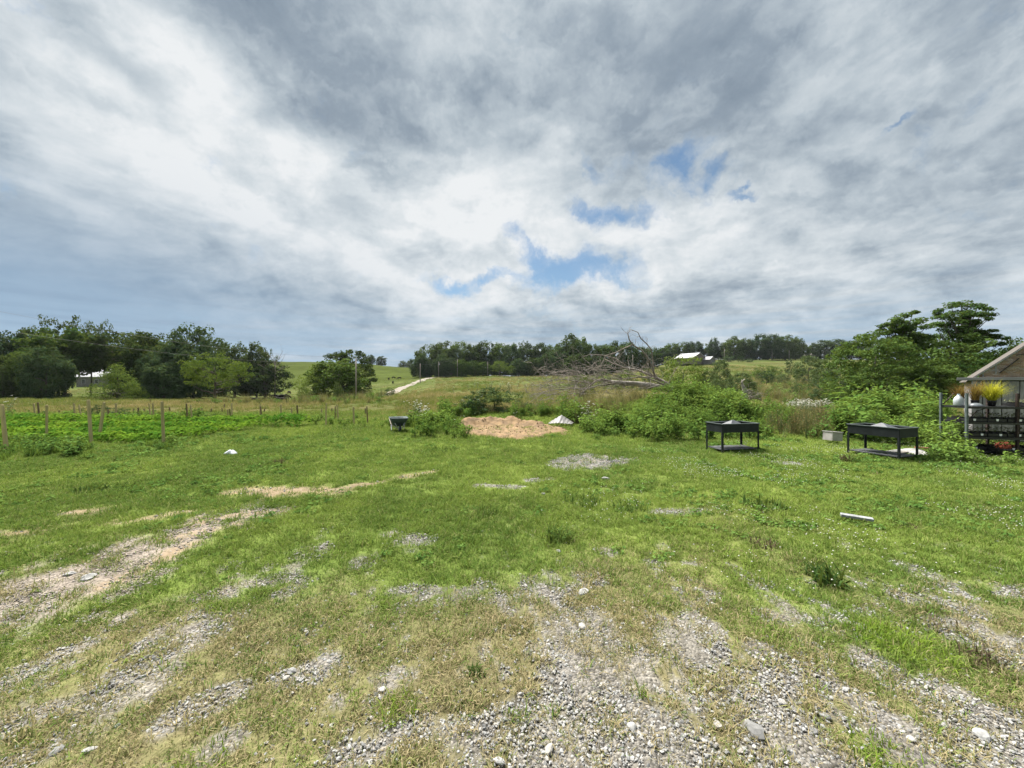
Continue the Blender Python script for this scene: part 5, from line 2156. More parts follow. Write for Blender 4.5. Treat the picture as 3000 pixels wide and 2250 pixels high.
def metal_sheet():
    p = at(1640, 16.8)
    p.z += .12
    n = 26
    v, q = [], []
    for i in range(n):
        for j in range(14):
            s, t = i / (n - 1), j / 13
            rid = .012 * math.sin(s * math.pi * 14)
            x = -.52 + s * 1.02
            y = -.1 + t * .7
            # one corner folded up into a peak
            z = .33 * max(0, 1 - abs(s - .45) * 1.9) * (.10 + .90 * t) + rid + .03
            v.append((x + .15 * t, y, z))
    for i in range(n - 1):
        for j in range(13):
            q.append((i * 14 + j, (i + 1) * 14 + j, (i + 1) * 14 + j + 1, i * 14 + j + 1))
    me = np_mesh('metal_sheet', v, q)
    o = link('metal_sheet', me, solid('old_tin', (.22, .215, .21), (.10, .098, .095), .6, 5, metal=.25, stretch=(6, 1, 1)))
    sd = o.modifiers.new('thickness', 'SOLIDIFY')
    sd.thickness = .008
    o.location = p
    o.rotation_euler = (0, 0, -.1)
    tag(o, 'bent corrugated metal sheet folded to a peak beside the earth heap', 'metal sheet')


metal_sheet()

# ------------------------------------------------------------------ planters
M['black_steel'] = solid('black_painted_steel', (.020, .025, .027), (.012, .015, .016), .6, 7, spec=.22)
M['rim_steel'] = solid('scuffed_rim', (.085, .105, .105), (.045, .055, .055), .4, 9, spec=.5)
M['soil'] = solid('potting_soil', (.05, .038, .028), (.03, .022, .017), .95, 14, bump=.8)
M['grey_cover'] = solid('grey_sheet', (.075, .081, .092), (.05, .055, .063), .5, 5, spec=.4)
M['shelf_grey'] = solid('dusty_black_shelf', (.105, .11, .115), (.06, .063, .066), .7, 6)


def planter(fl, ang, L, D, label, tilt=0.0):
    gx, gy = fl
    r = empty('planter_table', (gx, gy, ground(gx, gy)), math.radians(ang))
    r.rotation_euler[1] = tilt
    tag(r, label, 'planter', 'black steel planter tables')
    zt, zb = .80, .575
    for c, s in (((L / 2, 0, (zt + zb) / 2), (L, .012, zt - zb)), ((L / 2, D, (zt + zb) / 2), (L, .012, zt - zb)),
                 ((0, D / 2, (zt + zb) / 2), (.012, D - .014, zt - zb)), ((L, D / 2, (zt + zb) / 2), (.012, D - .014, zt - zb))):
        MB().box(c, s).build('side_panel', M['black_steel'], r)
    mb = MB()
    w = .045
    mb.box((L / 2, -.004, zt + .010), (L + w, w, .022))
    mb.box((L / 2, D + .004, zt + .010), (L + w, w, .022))
    mb.box((-.004, D / 2, zt + .010), (w, D - w + .006, .021))
    mb.box((L + .004, D / 2, zt + .010), (w, D - w + .006, .021))
    mb.build('rim', M['rim_steel'], r, bevel=.004)
    for x in (.0, L):
        for y in (.0, D):
            mb = MB()
            sx = .028 if x == 0 else -.028
            sy = .028 if y == 0 else -.028
            mb.box((x + sx * .0, y + sy * .5, .285), (.012, .05, .59))
            mb.box((x + sx * .5, y, .285), (.05, .012, .588))
            mb.build('leg', M['black_steel'], r)
    mb = MB()
    mb.box((L / 2, D / 2, .105), (L - .03, D - .03, .02))
    for k in range(7):
        mb.box((L * (k + .5) / 7, D / 2, .119), (.05, D - .06, .012))
    mb.build('shelf', M['shelf_grey'], r)
    # soil with an uneven surface
    n = 14
    v, q = [], []
    g = np.random.default_rng(int(L * 100 + ang))
    for i in range(n):
        for j in range(n):
            v.append((.012 + (L - .024) * i / (n - 1), .012 + (D - .024) * j / (n - 1), .735 + g.normal(0, .006)))
    for i in range(n - 1):
        for j in range(n - 1):
            q.append((i * n + j, (i + 1) * n + j, (i + 1) * n + j + 1, i * n + j + 1))
    link('soil', np_mesh('soil', v, q), M['soil'], r)
    mb = MB()
    h, hw = .155, min(L, D) * .42
    cx, cy = L * .52, D * .5
    mb.add([(cx - hw, cy - hw * .8, .74), (cx + hw, cy - hw * .8, .74), (cx + hw, cy + hw * .8, .74), (cx - hw, cy + hw * .8, .74), (cx - .02, cy, .74 + h),
            (cx + .03, cy, .735 + h)], [(0, 1, 5, 4), (1, 2, 5), (2, 3, 4, 5), (3, 0, 4)])
    mb.build('pyramid_cover', M['grey_cover'], r, bevel=.01)


planter((5.77, 10.58), 12, 1.18, .62, 'black steel planter table at the left, long side facing the lawn')
planter((9.18, 10.55), -72, 1.12, .72, 'black steel planter table at the right, corner towards the lawn')


# ------------------------------------------------------------------ wheelbarrow
def wheelbarrow():
    p = at(1168, 15.3)
    r = empty('wheelbarrow', p, math.radians(-68))
    tag(r, 'grey-green wheelbarrow parked in the weeds at the right end of the garden', 'wheelbarrow')
    tubm = solid('grey_green_tub', (.075, .098, .098), (.045, .062, .062), .7, 6, spec=.15)
    # tub: loft from the floor to the rim, nose at +x
    def ring(z, x0, x1, hw0, hw1, n=7):
        pts = []
        for k in range(n):
            t = k / (n - 1) * math.pi - math.pi / 2
            pts.append((x1 - .12 + .12 * math.cos(t), hw1 * math.sin(t), z))
        for k in range(n):
            t = k / (n - 1) * math.pi + math.pi / 2
            pts.append((x0 + .10 + .10 * math.cos(t), hw0 * math.sin(t), z))
        return pts
    rings = [ring(.24, -.28, .30, .20, .17), ring(.30, -.31, .36, .235, .20), ring(.44, -.37, .50, .31, .27), ring(.55, -.41, .60, .35, .31)]
    inner = [[(x * .96, y * .96, z + .012) for x, y, z in rr] for rr in rings]
    n = len(rings[0])
    mb = MB()
    vs = [q for rr in rings for q in rr] + [q for rr in inner for q in rr]
    fs = []
    for a in range(3):
        for k in range(n):
            fs.append((a * n + k, a * n + (k + 1) % n, (a + 1) * n + (k + 1) % n, (a + 1) * n + k))
            b = 4 * n
            fs.append((b + a * n + k, b + (a + 1) * n + k, b + (a + 1) * n + (k + 1) % n, b + a * n + (k + 1) % n))
    fs.append(tuple(range(n))[::-1])
    fs.append(tuple(4 * n + k for k in range(n)))
    for k in range(n):
        fs.append((3 * n + k, 3 * n + (k + 1) % n, 7 * n + (k + 1) % n, 7 * n + k))
    mb.add(vs, fs)
    mb.build('tub', tubm, r, True)
    mb = MB()
    top = [Vector(q) + Vector((0, 0, .005)) for q in rings[3]]
    mb.tube(top + [top[0]], .014, 6)
    mb.build('rim', tubm, r, True)
    for s in (1, -1):
        MB().tube([(.42, s * .06, .17), (.1, s * .20, .225), (-.3, s * .27, .27), (-.62, s * .29, .40), (-.95, s * .29, .50)], .018, 6).build('handle', M['pole'], r, True)
        MB().tube([(-.18, s * .24, .27), (-.26, s * .25, .0), (-.34, s * .25, .0), (-.40, s * .26, .28)], .014, 6).build('leg', M['metal'], r, True)
        MB().tube([(.46, s * .075, .17), (.40, s * .16, .34), (.36, s * .2, .42)], .014, 6).build('brace', M['metal'], r, True)
    tyre = MB()
    N_ = 16
    ring_ = [Vector((.46 + .15 * math.cos(k * 2 * math.pi / N_), 0, .17 + .15 * math.sin(k * 2 * math.pi / N_))) for k in range(N_ + 1)]
    tyre.tube(ring_, .042, 7, cap=False)
    w = tyre.build('wheel', M['black_steel'], r, True)
    MB().tube([(.46, -.055, .17), (.46, .055, .17)], .085, 12).build('hub', M['metal'], w)


wheelbarrow()

# ------------------------------------------------------------------ greenhouse shed
M['grey_board'] = solid('weathered_grey_board', (.27, .266, .272), (.155, .152, .155), .9, 5, bump=.5, stretch=(3, 3, .35))
M['trim_board'] = solid('pale_trim_board', (.24, .24, .245), (.16, .16, .165), .85, 5, stretch=(.4, 3, 3))
M['tan_panel'] = solid('tan_sheathing', (.32, .21, .135), (.21, .135, .088), .85, 4, stretch=(1, 1, 2.5))
M['dark_gap'] = solid('dark_tar_paper', (.03, .028, .027), None, .9)


def film_mat():
    m, N, out = new_mat('greenhouse_film')
    tc = N.node('ShaderNodeTexCoord')
    v = N.vmath('MULTIPLY', tc.outputs['Object'], (1.0, 1.0, 3.5))
    n = N.noise(v, 2.6, 7, .65, 1.2)
    b = N.node('ShaderNodeBsdfPrincipled')
    N.put(b.inputs['Base Color'], N.mix(n, (.28, .26, .25), (.46, .45, .44)))
    b.inputs['Roughness'].default_value = .3
    tr = N.node('ShaderNodeBsdfTransparent')
    mx = N.node('ShaderNodeMixShader')
    N.put(mx.inputs[0], N.remap(n, .40, .70, .04, .60))
    N.l.new(tr.outputs[0], mx.inputs[1])
    N.l.new(b.outputs[0], mx.inputs[2])
    N.l.new(mx.outputs[0], out.inputs[0])
    return m


M['film'] = film_mat()
M['old_film'] = solid('dusty_roof_film', (.11, .096, .085), (.07, .06, .05), .6, 3)


def greenhouse():
    Y = 13.0
    xl = (2852 - 1500) / F * Y
    Wd, Dp, ze, slope = 4.4, 7.0, z_at(1111, Y) - .02, .95
    base = Vector((xl, Y, 0))
    TH = math.radians(48)
    cs, sn = math.cos(TH), math.sin(TH)
    r = empty('greenhouse', base, -TH)
    tag(r, 'weathered board greenhouse with a film covered gable at the right edge', 'greenhouse')
    zr = ze + slope * Wd / 2
    g = np.random.default_rng(9)
    # dark backing, then single boards with open joints and battens
    mb = MB()
    mb.box((Wd / 2, .06, ze / 2 - .1), (Wd - .02, .05, ze + .15))
    mb.box((.03, Dp / 2, ze / 2 - .1), (.05, Dp - .2, ze + .15))
    mb.box((Wd - .03, Dp / 2, ze / 2 - .1), (.05, Dp - .2, ze + .15))
    mb.box((Wd / 2, Dp - .06, ze / 2 - .1), (Wd - .02, .05, ze + .15))
    mb.build('inner_wall', M['dark_gap'], r)
    bw = .19
    k = 0
    x = 0.0
    bm = None
    while x < Wd - .1:
        w = bw * g.uniform(.9, 1.06)
        o = MB().box((x + w / 2, .012 + g.uniform(-.006, .006), (ze - .05) / 2 - .04), (w - .016, .024, ze + .02)).build('board', M['grey_board'], r, bevel=.003)
        o.rotation_euler = (0, g.normal(0, .0025), 0)
        if k % 2 == 1 or k == 3:
            MB().box((x + w, -.012, (ze - .05) / 2 - .03), (.06 if k != 3 else .085, .02, ze - .02)).build('batten', M['trim_board'] if k == 3 else M['grey_board'], r, bevel=.003)
        x += w
        k += 1
    y = .1
    while y < Dp - .1:
        MB().box((-.012, y + bw / 2, ze / 2 - .05), (.024, bw - .014, ze + .02)).build('board', M['grey_board'], r, bevel=.003)
        y += bw
    # long trim board at the eaves
    MB().box((Wd / 2 - .12, -.035, ze + .03), (Wd + .5, .04, .10)).build('trim_board', M['trim_board'], r, bevel=.004)
    MB().box((.0, -.03, ze * .5 + .3), (.09, .03, ze - .7)).build('corner_board', M['grey_board'], r, bevel=.004)
    # gable sheathing panels
    px = 0.12
    while px < Wd - .2:
        x1 = min(px + .42, Wd - .12)
        za = lambda q: ze + .08 + slope * min(q, Wd - q) - .06
        mid = Wd / 2
        top = [(px, za(px)), (x1, za(x1))]
        if px < mid < x1:
            top.insert(1, (mid, za(mid)))
        pts = [(px + .004, ze + .06)] + [(q if i else q + .004, z) for i, (q, z) in enumerate(top)] + [(x1, ze + .06)]
        vs = [(q, .03, z) for q, z in pts] + [(q, .05, z) for q, z in pts]
        n = len(pts)
        fs = [tuple(range(n))[::-1], tuple(range(n, 2 * n))] + [(i, (i + 1) % n, n + (i + 1) % n, n + i) for i in range(n)]
        MB().add(vs, fs).build('gable_panel', M['tan_panel'], r)
        px = x1
    # rafters under the film, dark battens holding it
    def bar(a, b, w, mat, nm, y=-.01):
        MB().bar((a[0], y, a[1]), (b[0], y, b[1]), w, .03).build(nm, mat, r)

    def G(px_, py_):
        u = (px_ - 1500) / F
        t = (u * Y - xl) / (cs + u * sn)
        return (t, z_at(py_, Y - t * sn))
    bar(G(2928, 1092), G(2985, 1050), .075, M['dark_gap'], 'dark_batten', -.035)
    bar(G(2976, 1041), G(3040, 1030), .05, M['dark_gap'], 'dark_batten', -.035)
    bar(G(2917, 1071), G(2918, 1095), .03, M['trim_board'], 'stud')
    bar(G(2880, 1094), G(2881, 1104), .03, M['trim_board'], 'stud')
    bar((.0, ze + .06), (Wd / 2, zr + .06), .06, M['grey_board'], 'rafter', -.015)
    bar((Wd, ze + .06), (Wd / 2, zr + .06), .06, M['grey_board'], 'rafter', -.015)
    # film stretched over the gable
    n = 60
    v, q = [], []
    for i in range(n):
        for j in range(20):
            x = Wd * i / (n - 1)
            t = j / 19
            zt = ze + .09 + slope * min(x, Wd - x)
            z = ze + .09 + (zt - ze - .09) * t
            yy = -.02 - .035 * (fbm(x * 2.2, z * 3.5, 141, 3) - .3) - .02 * math.sin(x * 5 + z * 6) * .5
            v.append((x, yy, z))
    for i in range(n - 1):
        for j in range(19):
            q.append((i * 20 + j, (i + 1) * 20 + j, (i + 1) * 20 + j + 1, i * 20 + j + 1))
    link('film_cover', np_mesh('film_cover', v, q, smooth=True), M['film'], r)
    # roof slopes
    for s in (0, 1):
        mb = MB()
        xa = -.16 if s == 0 else Wd + .16
        za_ = ze + .07 - slope * .16
        vs = []
        for y in (-.02, Dp + .15):
            vs += [(xa, y, za_), (Wd / 2, y, zr + .07), (Wd / 2, y, zr + .10), (xa, y, za_ + .03)]
        mb.add(vs, [(0, 1, 2, 3), (7, 6, 5, 4), (0, 4, 5, 1), (1, 5, 6, 2), (2, 6, 7, 3), (3, 7, 4, 0)])
        mb.build('roof', M['old_film'], r)


greenhouse()

# ------------------------------------------------------------------ plant rack and its load
M['tray'] = solid('black_plastic_tray', (.018, .018, .02), None, .5, spec=.4)
M['white_plastic'] = solid('white_plastic', (.46, .49, .52), (.38, .41, .44), .35, 4, spec=.5)
M['pot_white'] = solid('white_tag_plastic', (.72, .74, .76), None, .5)
M['dark_post'] = solid('rusty_dark_post', (.05, .032, .028), (.03, .022, .02), .8, 8)
M['post_steel'] = solid('zinc_post', (.13, .155, .16), (.075, .092, .096), .5, 10, metal=.3)
M['yellow_grass'] = leaf_mat('yellow_grass_blade', (.30, .31, .03), (.50, .48, .05), None, .3, 'OBJECT')
M['bronze_grass'] = leaf_mat('bronze_grass_blade', (.16, .085, .035), (.30, .20, .06), None, .3, 'OBJECT')
M['seedling'] = leaf_mat('seedling_leaf', (.08, .10, .05), (.19, .20, .12), None, .25, 'OBJECT')
M['red_leaf'] = solid('rust_red_leaf', (.26, .06, .03), (.15, .035, .02), .8, 9)


def rack():
    A = math.radians(-12)
    o = Vector((12.1, 10.25, 0))
    o.z = ground(o.x, o.y)
    ax = Vector((math.cos(A), math.sin(A), 0))
    dp = Vector((-math.sin(A), math.cos(A), 0))
    r = empty('plant_rack', o, A)
    tag(r, 'steel shelf rack full of plant trays before the greenhouse wall', 'shelf rack')
    L, D = 2.15, .78
    SH = [1.33, .92, .53, .17]
    for x, mat in ((0, 'post_steel'), (1.08, 'dark_post'), (L, 'post_steel')):
        for y in (0, D):
            mb = MB()
            mb.box((x, y, .84), (.044, .012, 1.68))
            mb.box((x - .016, y + .027, .84), (.012, .04, 1.68))
            for k in range(12):       # punched slots stand out as short raised ribs
                mb.box((x + .004, y - .008, .2 + k * .125), (.018, .005, .05))
            mb.build('post', M[mat], r)
    for z in SH:
        mb = MB()
        mb.box((L / 2, .0, z - .03), (L - .06, .03, .055))
        mb.box((L / 2, D, z - .03), (L - .06, .03, .055))
        for x in (.035, L - .035):
            mb.box((x, D / 2, z - .03), (.03, D - .04, .05))
        mb.box((L / 2, D / 2, z - .012), (L - .04, D - .02, .014))
        mb.build('shelf', M['tray'], r)
    MB().tube([(.62, D - .05, SH[1] + .05), (.78, D - .05, SH[1] + .25), (1.05, D - .05, SH[0] - .06)], .012, 6).build('brace', M['dark_post'], r, True)
    MB().tube([(.04, D, SH[0] + .02), (.14, D - .02, SH[0] + .16), (.27, D - .04, SH[0] + .34)], .016, 6).build('brace', M['dark_post'], r, True)

    def W(x, y, z):
        return o + ax * x + dp * y + Vector((0, 0, z))
    # trays of potted seedlings on the shelves
    g = np.random.default_rng(31)
    names = {0: 'right end of the top shelf', 1: 'second shelf', 2: 'third shelf', 3: 'bottom shelf'}
    for s, z in enumerate(SH):
        for k in range(5):
            if s == 0 and k < 3:
                continue
            x0 = .06 + k * .42
            t = empty('seedling_tray', W(x0, .04, z + .002), A)
            tag(t, 'black seedling tray on the ' + names[s] + ' of the rack', 'plant tray', 'seedling trays on the ' + names[s])
            mb = MB()
            mb.box((.2, .33, .012), (.39, .66, .012))
            for c, sz in (((.2, .006, .045), (.39, .012, .07)), ((.2, .654, .045), (.39, .012, .07)), ((.006, .33, .045), (.012, .634, .07)), ((.394, .33, .045), (.012, .634, .07))):
                mb.box(c, sz)
            mb.build('tray', M['tray'], t)
            for i in range(3):
                for j in range(3):
                    q = Vector((.075 + i * .125, .1 + j * .22, .02))
                    mb = MB()
                    mb.tube([q, q + Vector((0, 0, .08))], [.04, .052], 8)
                    mb.build('pot', M['tray'], t)
            n = 150
            c = np.stack([g.uniform(.01, .39, n), g.uniform(.0, .66, n), .10 + g.uniform(0, .13 if s else .08, n)], 1)
            v, tr = leaf_quads(c, np.stack([g.normal(0, .5, n), g.normal(0, .5, n), np.full(n, .8)], 1), .04, 40 + s * 9 + k, .6)
            me = np_mesh('seedlings', v, None, tr)
            set_clump(me, np.repeat(g.uniform(0, 1, n), 4))
            link('seedlings', me, M['seedling'], t)['kind'] = 'stuff'
            for j in range(1):
                q = Vector((g.uniform(.08, .32), -.008, .035))
                mb = MB()
                mb.add([q + Vector(p) for p in ((-.03, 0, .045), (.03, 0, .045), (.022, 0, -.01), (-.022, 0, -.01),
                                                (-.03, -.006, .045), (.03, -.006, .045), (.022, -.006, -.01), (-.022, -.006, -.01))],
                       [(0, 1, 2, 3), (7, 6, 5, 4), (0, 4, 5, 1), (1, 5, 6, 2), (2, 6, 7, 3), (3, 7, 4, 0)])
                mb.build('plant_tag', M['pot_white'], t)
    # white jug
    j = empty('jug', W(-.0 + .10, .38, SH[0] + .0), A + .4)
    tag(j, 'white plastic gallon jug standing at the left end of the top shelf', 'jug')
    def rr(w, d, z, n=14):
        out = []
        for k in range(n):
            a = 2 * math.pi * k / n
            ca, sa = math.cos(a), math.sin(a)
            out.append((w * math.copysign(abs(ca) ** .6, ca), d * math.copysign(abs(sa) ** .6, sa), z))
        return out
    lv = [rr(.085, .075, .0), rr(.098, .085, .02), rr(.10, .088, .12), rr(.098, .086, .17), rr(.075, .066, .225), rr(.036, .034, .27), rr(.026, .026, .285), rr(.026, .026, .30)]
    mb = MB()
    vs = [p for q in lv for p in q]
    fs = [tuple(range(14))[::-1], tuple(7 * 14 + k for k in range(14))]
    for a in range(7):
        for k in range(14):
            fs.append((a * 14 + k, a * 14 + (k + 1) % 14, (a + 1) * 14 + (k + 1) % 14, (a + 1) * 14 + k))
    mb.add(vs, fs)
    mb.build('body', M['white_plastic'], j, True)
    MB().tube([(.03, 0, .27), (.075, 0, .26), (.115, 0, .20), (.10, 0, .15)], .012, 7).build('handle', M['white_plastic'], j, True)
    MB().tube([(0, 0, .298), (0, 0, .322)], .03, 12).build('cap', solid('pale_blue_cap', (.45, .55, .65), None, .5), j)
    mb = MB()
    for k, w in enumerate((.05, .034, .045)):
        mb.box((-.012, -.0895, .13 - k * .022), (w, .002, .005))
    mb.build('print', solid('faded_print', (.30, .33, .38), None, .7), j)['kind'] = 'stuff'
    # clear grey dome lid
    mb = MB()
    vs, fs = [], []
    for i in range(6):
        t = i / 5 * math.pi / 2
        for k in range(16):
            a = 2 * math.pi * k / 16
            vs.append((.15 * math.cos(t) * math.cos(a), .13 * math.cos(t) * math.sin(a), .085 * math.sin(t)))
    for i in range(5):
        for k in range(16):
            fs.append((i * 16 + k, i * 16 + (k + 1) % 16, (i + 1) * 16 + (k + 1) % 16, (i + 1) * 16 + k))
    mb.add(vs, fs)
    mb.add([(x * 1.1, y * 1.1, z) for (x, y, z) in vs[:16]] + [(x * 1.1, y * 1.1, .012) for (x, y, z) in vs[:16]],
           [tuple(range(16))[::-1], tuple(range(16, 32))] + [(k, (k + 1) % 16, 16 + (k + 1) % 16, 16 + k) for k in range(16)])
    dm = mb.build('tray_dome', solid('grey_plastic', (.17, .19, .205), (.12, .14, .15), .3, 4, spec=.5), None, True)
    dm.location = W(.42, .30, SH[0] + .0)
    dm.rotation_euler = (0, 0, A)
    tag(dm, 'upturned pale grey plastic tray lid beside the white jug', 'plastic lid')

    def potted(x, y, z, mat, hgt, spread, nb, seed, label, wd=.005):
        t = empty('potted_grass', W(x, y, z), A)
        tag(t, label, 'potted plant')
        mb = MB()
        mb.tube([(0, 0, 0), (0, 0, .13), (0, 0, .15)], [.06, .08, .085], 12)
        mb.build('pot', M['tray'], t, True)
        v, q, tr, c = blades(nb, .06, hgt * .6, hgt * 1.1, wd, lean=spread, seed=seed, droop=.55)
        v[:, 2] += .15
        me = np_mesh('blades', v, q, tr)
        set_clump(me, c)
        link('blades', me, M[mat], t)
    potted(.30, .60, SH[0], 'bronze_grass', .52, .5, 190, 1, 'bronze ornamental grass in a black pot, left end of the grasses on the rack')
    potted(.52, .45, SH[0], 'bronze_grass', .60, .45, 200, 2, 'bronze ornamental grass in a black pot between jug and yellow grass')
    potted(.66, .62, SH[0], 'bronze_grass', .50, .4, 110, 3, 'bronze ornamental grass at the back, left of the yellow grass')
    potted(.80, .34, SH[0], 'yellow_grass', .58, .6, 380, 4, 'bright yellow ornamental grass in a black pot on the top shelf', .006)
    potted(.96, .52, SH[0], 'yellow_grass', .52, .7, 240, 5, 'second yellow ornamental grass, behind the brightest one at right')
    # red leaved plant on the ground in front of the rack
    t = empty('red_plant', W(.62, -.18, 0), 0)
    t.location.z = ground(t.location.x, t.location.y) + .0
    tag(t, 'rust-red leaved plant in a dark pot under the third shelf', 'potted plant')
    MB().tube([(0, 0, 0), (0, 0, .22), (0, 0, .25)], [.10, .13, .14], 12).build('pot', M['tray'], t, True)
    n = 150
    d = g.normal(size=(n, 3))
    d /= np.linalg.norm(d, axis=1, keepdims=True)
    c = d * np.array([.2, .16, .12]) * (g.uniform(.2, 1, n) ** .4)[:, None] + np.array([0, 0, .34])
    v, tr = leaf_quads(c, d + np.array([0, 0, .6]), .07, 8, .5)
    link('leaves', np_mesh('leaves', v, None, tr), M['red_leaf'], t)


rack()


# ------------------------------------------------------------------ small things lying about
def crumple(name, loc, size, mat, seed, label, cat, hgt=.4, rz=0.0):
    import bmesh
    g = np.random.default_rng(seed)
    n = 16
    v, q = [], []
    for i in range(n):
        for j in range(n):
            s, t = i / (n - 1) * 2 - 1, j / (n - 1) * 2 - 1
            rr = max(abs(s), abs(t))
            a = math.atan2(t, s)
            R = rr * (1 + .25 * math.sin(3 * a + seed) + .15 * math.sin(5 * a))
            z = max(0, 1 - rr) ** .7 * (.6 + .8 * float(vnoise(s * 2.2 + seed, t * 2.2))) + .18 * float(vnoise(s * 5 + seed, t * 5))
            v.append((math.cos(a) * R * size[0], math.sin(a) * R * size[1], z * hgt))
    for i in range(n - 1):
        for j in range(n - 1):
            q.append((i * n + j, (i + 1) * n + j, (i + 1) * n + j + 1, i * n + j + 1))
    o = link(name, np_mesh(name, v, q), mat)
    o.modifiers.new('thickness', 'SOLIDIFY').thickness = .004
    o.location = loc
    o.rotation_euler = (0, 0, rz)
    tag(o, label, cat)
    return o


M['bag'] = solid('white_bag', (.60, .62, .66), (.46, .49, .54), .5, 4)
M['tarp'] = solid('dirty_white_tarp', (.34, .34, .33), (.16, .155, .145), .7, 9)
x, y = flat(678, 1334)
crumple('plastic_bag', (x, y, ground(x, y) + .03), (.15, .12), M['bag'], 3, 'crumpled white plastic bag lying on the grass before the crop rows', 'plastic bag', .11)
x, y = flat(2690, 1337)
crumple('tarp', (x, y + .15, ground(x, y) + .03), (.62, .40), M['tarp'], 5, 'crumpled dirty white tarp on the ground right of the right planter', 'tarp', .13)
x, y = flat(2640, 1338)
MB().box((0, 0, .05), (.42, .09, .025), Euler((0.1, -.06, .3)).to_matrix()).build('board_scrap', M['palewood']).location = (x, y, ground(x, y) + .03)
tag(bpy.data.objects['board_scrap'], 'pale scrap board lying at the foot of the right planter', 'board')
x, y = flat(2716, 1334)
o = MB().box((0, 0, .0), (.36, .05, .03), Euler((0, .05, -.1)).to_matrix()).build('brick_red_strip', solid('brick_red_wood', (.30, .13, .08), None, .9))
o.location = (x, y + .12, ground(x, y) + .19)
tag(o, 'brick-red strip of wood lying on the white tarp', 'wood strip')
p = at(2438, 12.4)
b = empty('white_box', (p.x, p.y, p.z), .25)
b.rotation_euler[1] = .08
tag(b, 'white plastic box half hidden in the brown weeds left of the right planter', 'box')
mb = MB()
for c, s in (((0, 0, .15), (.50, .34, .02)), ((0, -.17, .32), (.50, .02, .34)), ((0, .17, .32), (.50, .02, .34)), ((-.24, 0, .32), (.02, .318, .34)), ((.24, 0, .32), (.02, .318, .34))):
    mb.box(c, s)
mb.build('body', solid('dirty_white_box', (.44, .42, .41), (.30, .28, .27), .6, 3), b, bevel=.008)
b.scale = (.85, .85, .8)
mb = MB()
for c, s in (((0, -.185, .485), (.54, .03, .03)), ((0, .185, .485), (.54, .03, .03)), ((-.257, 0, .485), (.03, .336, .03)), ((.257, 0, .485), (.03, .336, .03))):
    mb.box(c, s)
mb.build('rim', M['tarp'], b, bevel=.006)
x, y = flat(2510, 1533)
o = MB().box((0, 0, .0), (.34, .085, .035), Euler((.05, .03, -.55)).to_matrix()).build('white_plank', solid('chalky_white_plank', (.27, .28, .29), (.15, .155, .16), .85, 18), bevel=.006)
o.location = (x, y, ground(x, y) + .085)
tag(o, 'short chalky white plank lying in the clover before the planters', 'plank')


def rocks():
    L = [(854, 1971, .085, 'rounded grey rock on the gravel spot at the lower left of the lawn'),
         (836, 1992, .070, 'flat pale rock touching the rounded grey rock'),
         (262, 2206, .075, 'dark grey rock near the lower left corner beside a gravel strip'),
         (167, 2206, .075, 'flat grey slab in the gravel of the lower left corner'),
         (188, 2228, .045, 'small angular rock below the flat slab in the lower left corner'),
         (344, 2132, .050, 'grey rock in dry grass above the dark lower left rock'),
         (81, 1838, .065, 'pale rock at the lower edge of the left wheel track'),
         (1710, 1743, .115, 'round pale rock where the central gravel meets the green grass'),
         (1707, 1840, .095, 'flat bluish grey rock in the middle of the central gravel'),
         (1606, 1831, .065, 'pale split rock left of the flat bluish rock'),
         (1283, 1817, .050, 'white pebble rock alone in the grass left of the central gravel'),
         (1120, 2025, .070, 'tan rounded rock in the dry grass left of the central gravel'),
         (1852, 2134, .075, 'dark grey cracked rock in the gravel near the bottom edge'),
         (1448, 1851, .045, 'small square white rock beside green tufts'),
         (1823, 1832, .040, 'small white rock right of the flat bluish rock'),
         (2212, 2150, .125, 'largest grey boulder-like rock near the bottom edge right of centre'),
         (2416, 2104, .065, 'upright pale rock right of the largest grey rock'),
         (2104, 2131, .060, 'pale rock just left of the largest grey rock'),
         (2294, 2064, .060, 'white rock above the largest grey rock'),
         (2479, 2026, .060, 'white angular rock on a gravel strip at the lower right'),
         (2384, 2148, .055, 'flat grey rock between two gravel strips at the lower right'),
         (2669, 2172, .055, 'pale rock in dry grass toward the lower right corner'),
         (2875, 2160, .085, 'broad pale rock in the gravel of the lower right corner'),
         (1636, 1618, .075, 'round white stone in the grass below the dark weed clump'),
         (1775, 1402, .17, 'white block of stone in the grass right below the gravel patch'),
         (1592, 1450, .11, 'pale stone between the gravel patch and the small gravel spots'),
         (258, 1692, .12, 'flat pale stone on the upper edge of the left wheel track'),
         (205, 1683, .10, 'pale slab at the left of the wheel track, above the flat stone'),
         (1610, 2200, .065, 'grey angular rock in the gravel at the bottom edge'),
         (1462, 2235, .06, 'pale rock at the bottom edge below the centre')]
    for k, (px, py, s, lab) in enumerate(L):
        me = rock_mesh('rock', 800 + k, .62, 2)
        me.materials.append(M['stone'])
        x, y = flat(px, py)
        o = link('rock', me)
        o.location = (x, y, ground(x, y) + s * .14)
        s *= .78
        o.scale = (s * 1.15, s * 1.15, s)
        o.rotation_euler = (random.uniform(-.3, .3), random.uniform(-.3, .3), random.uniform(0, 6))
        tag(o, lab, 'rock', 'larger rocks lying in the yard')


rocks()
M['tuft_dark'] = leaf_mat('dark_tuft_blade', (.030, .062, .018), (.075, .125, .030), None, .25, 'OBJECT')
M['tuft_dead'] = leaf_mat('dead_tuft_blade', (.055, .040, .030), (.135, .10, .07), None, .15, 'OBJECT')
M['tuft_lush'] = leaf_mat('lush_tuft_blade', (.085, .155, .020), (.170, .245, .034), None, .3, 'OBJECT')


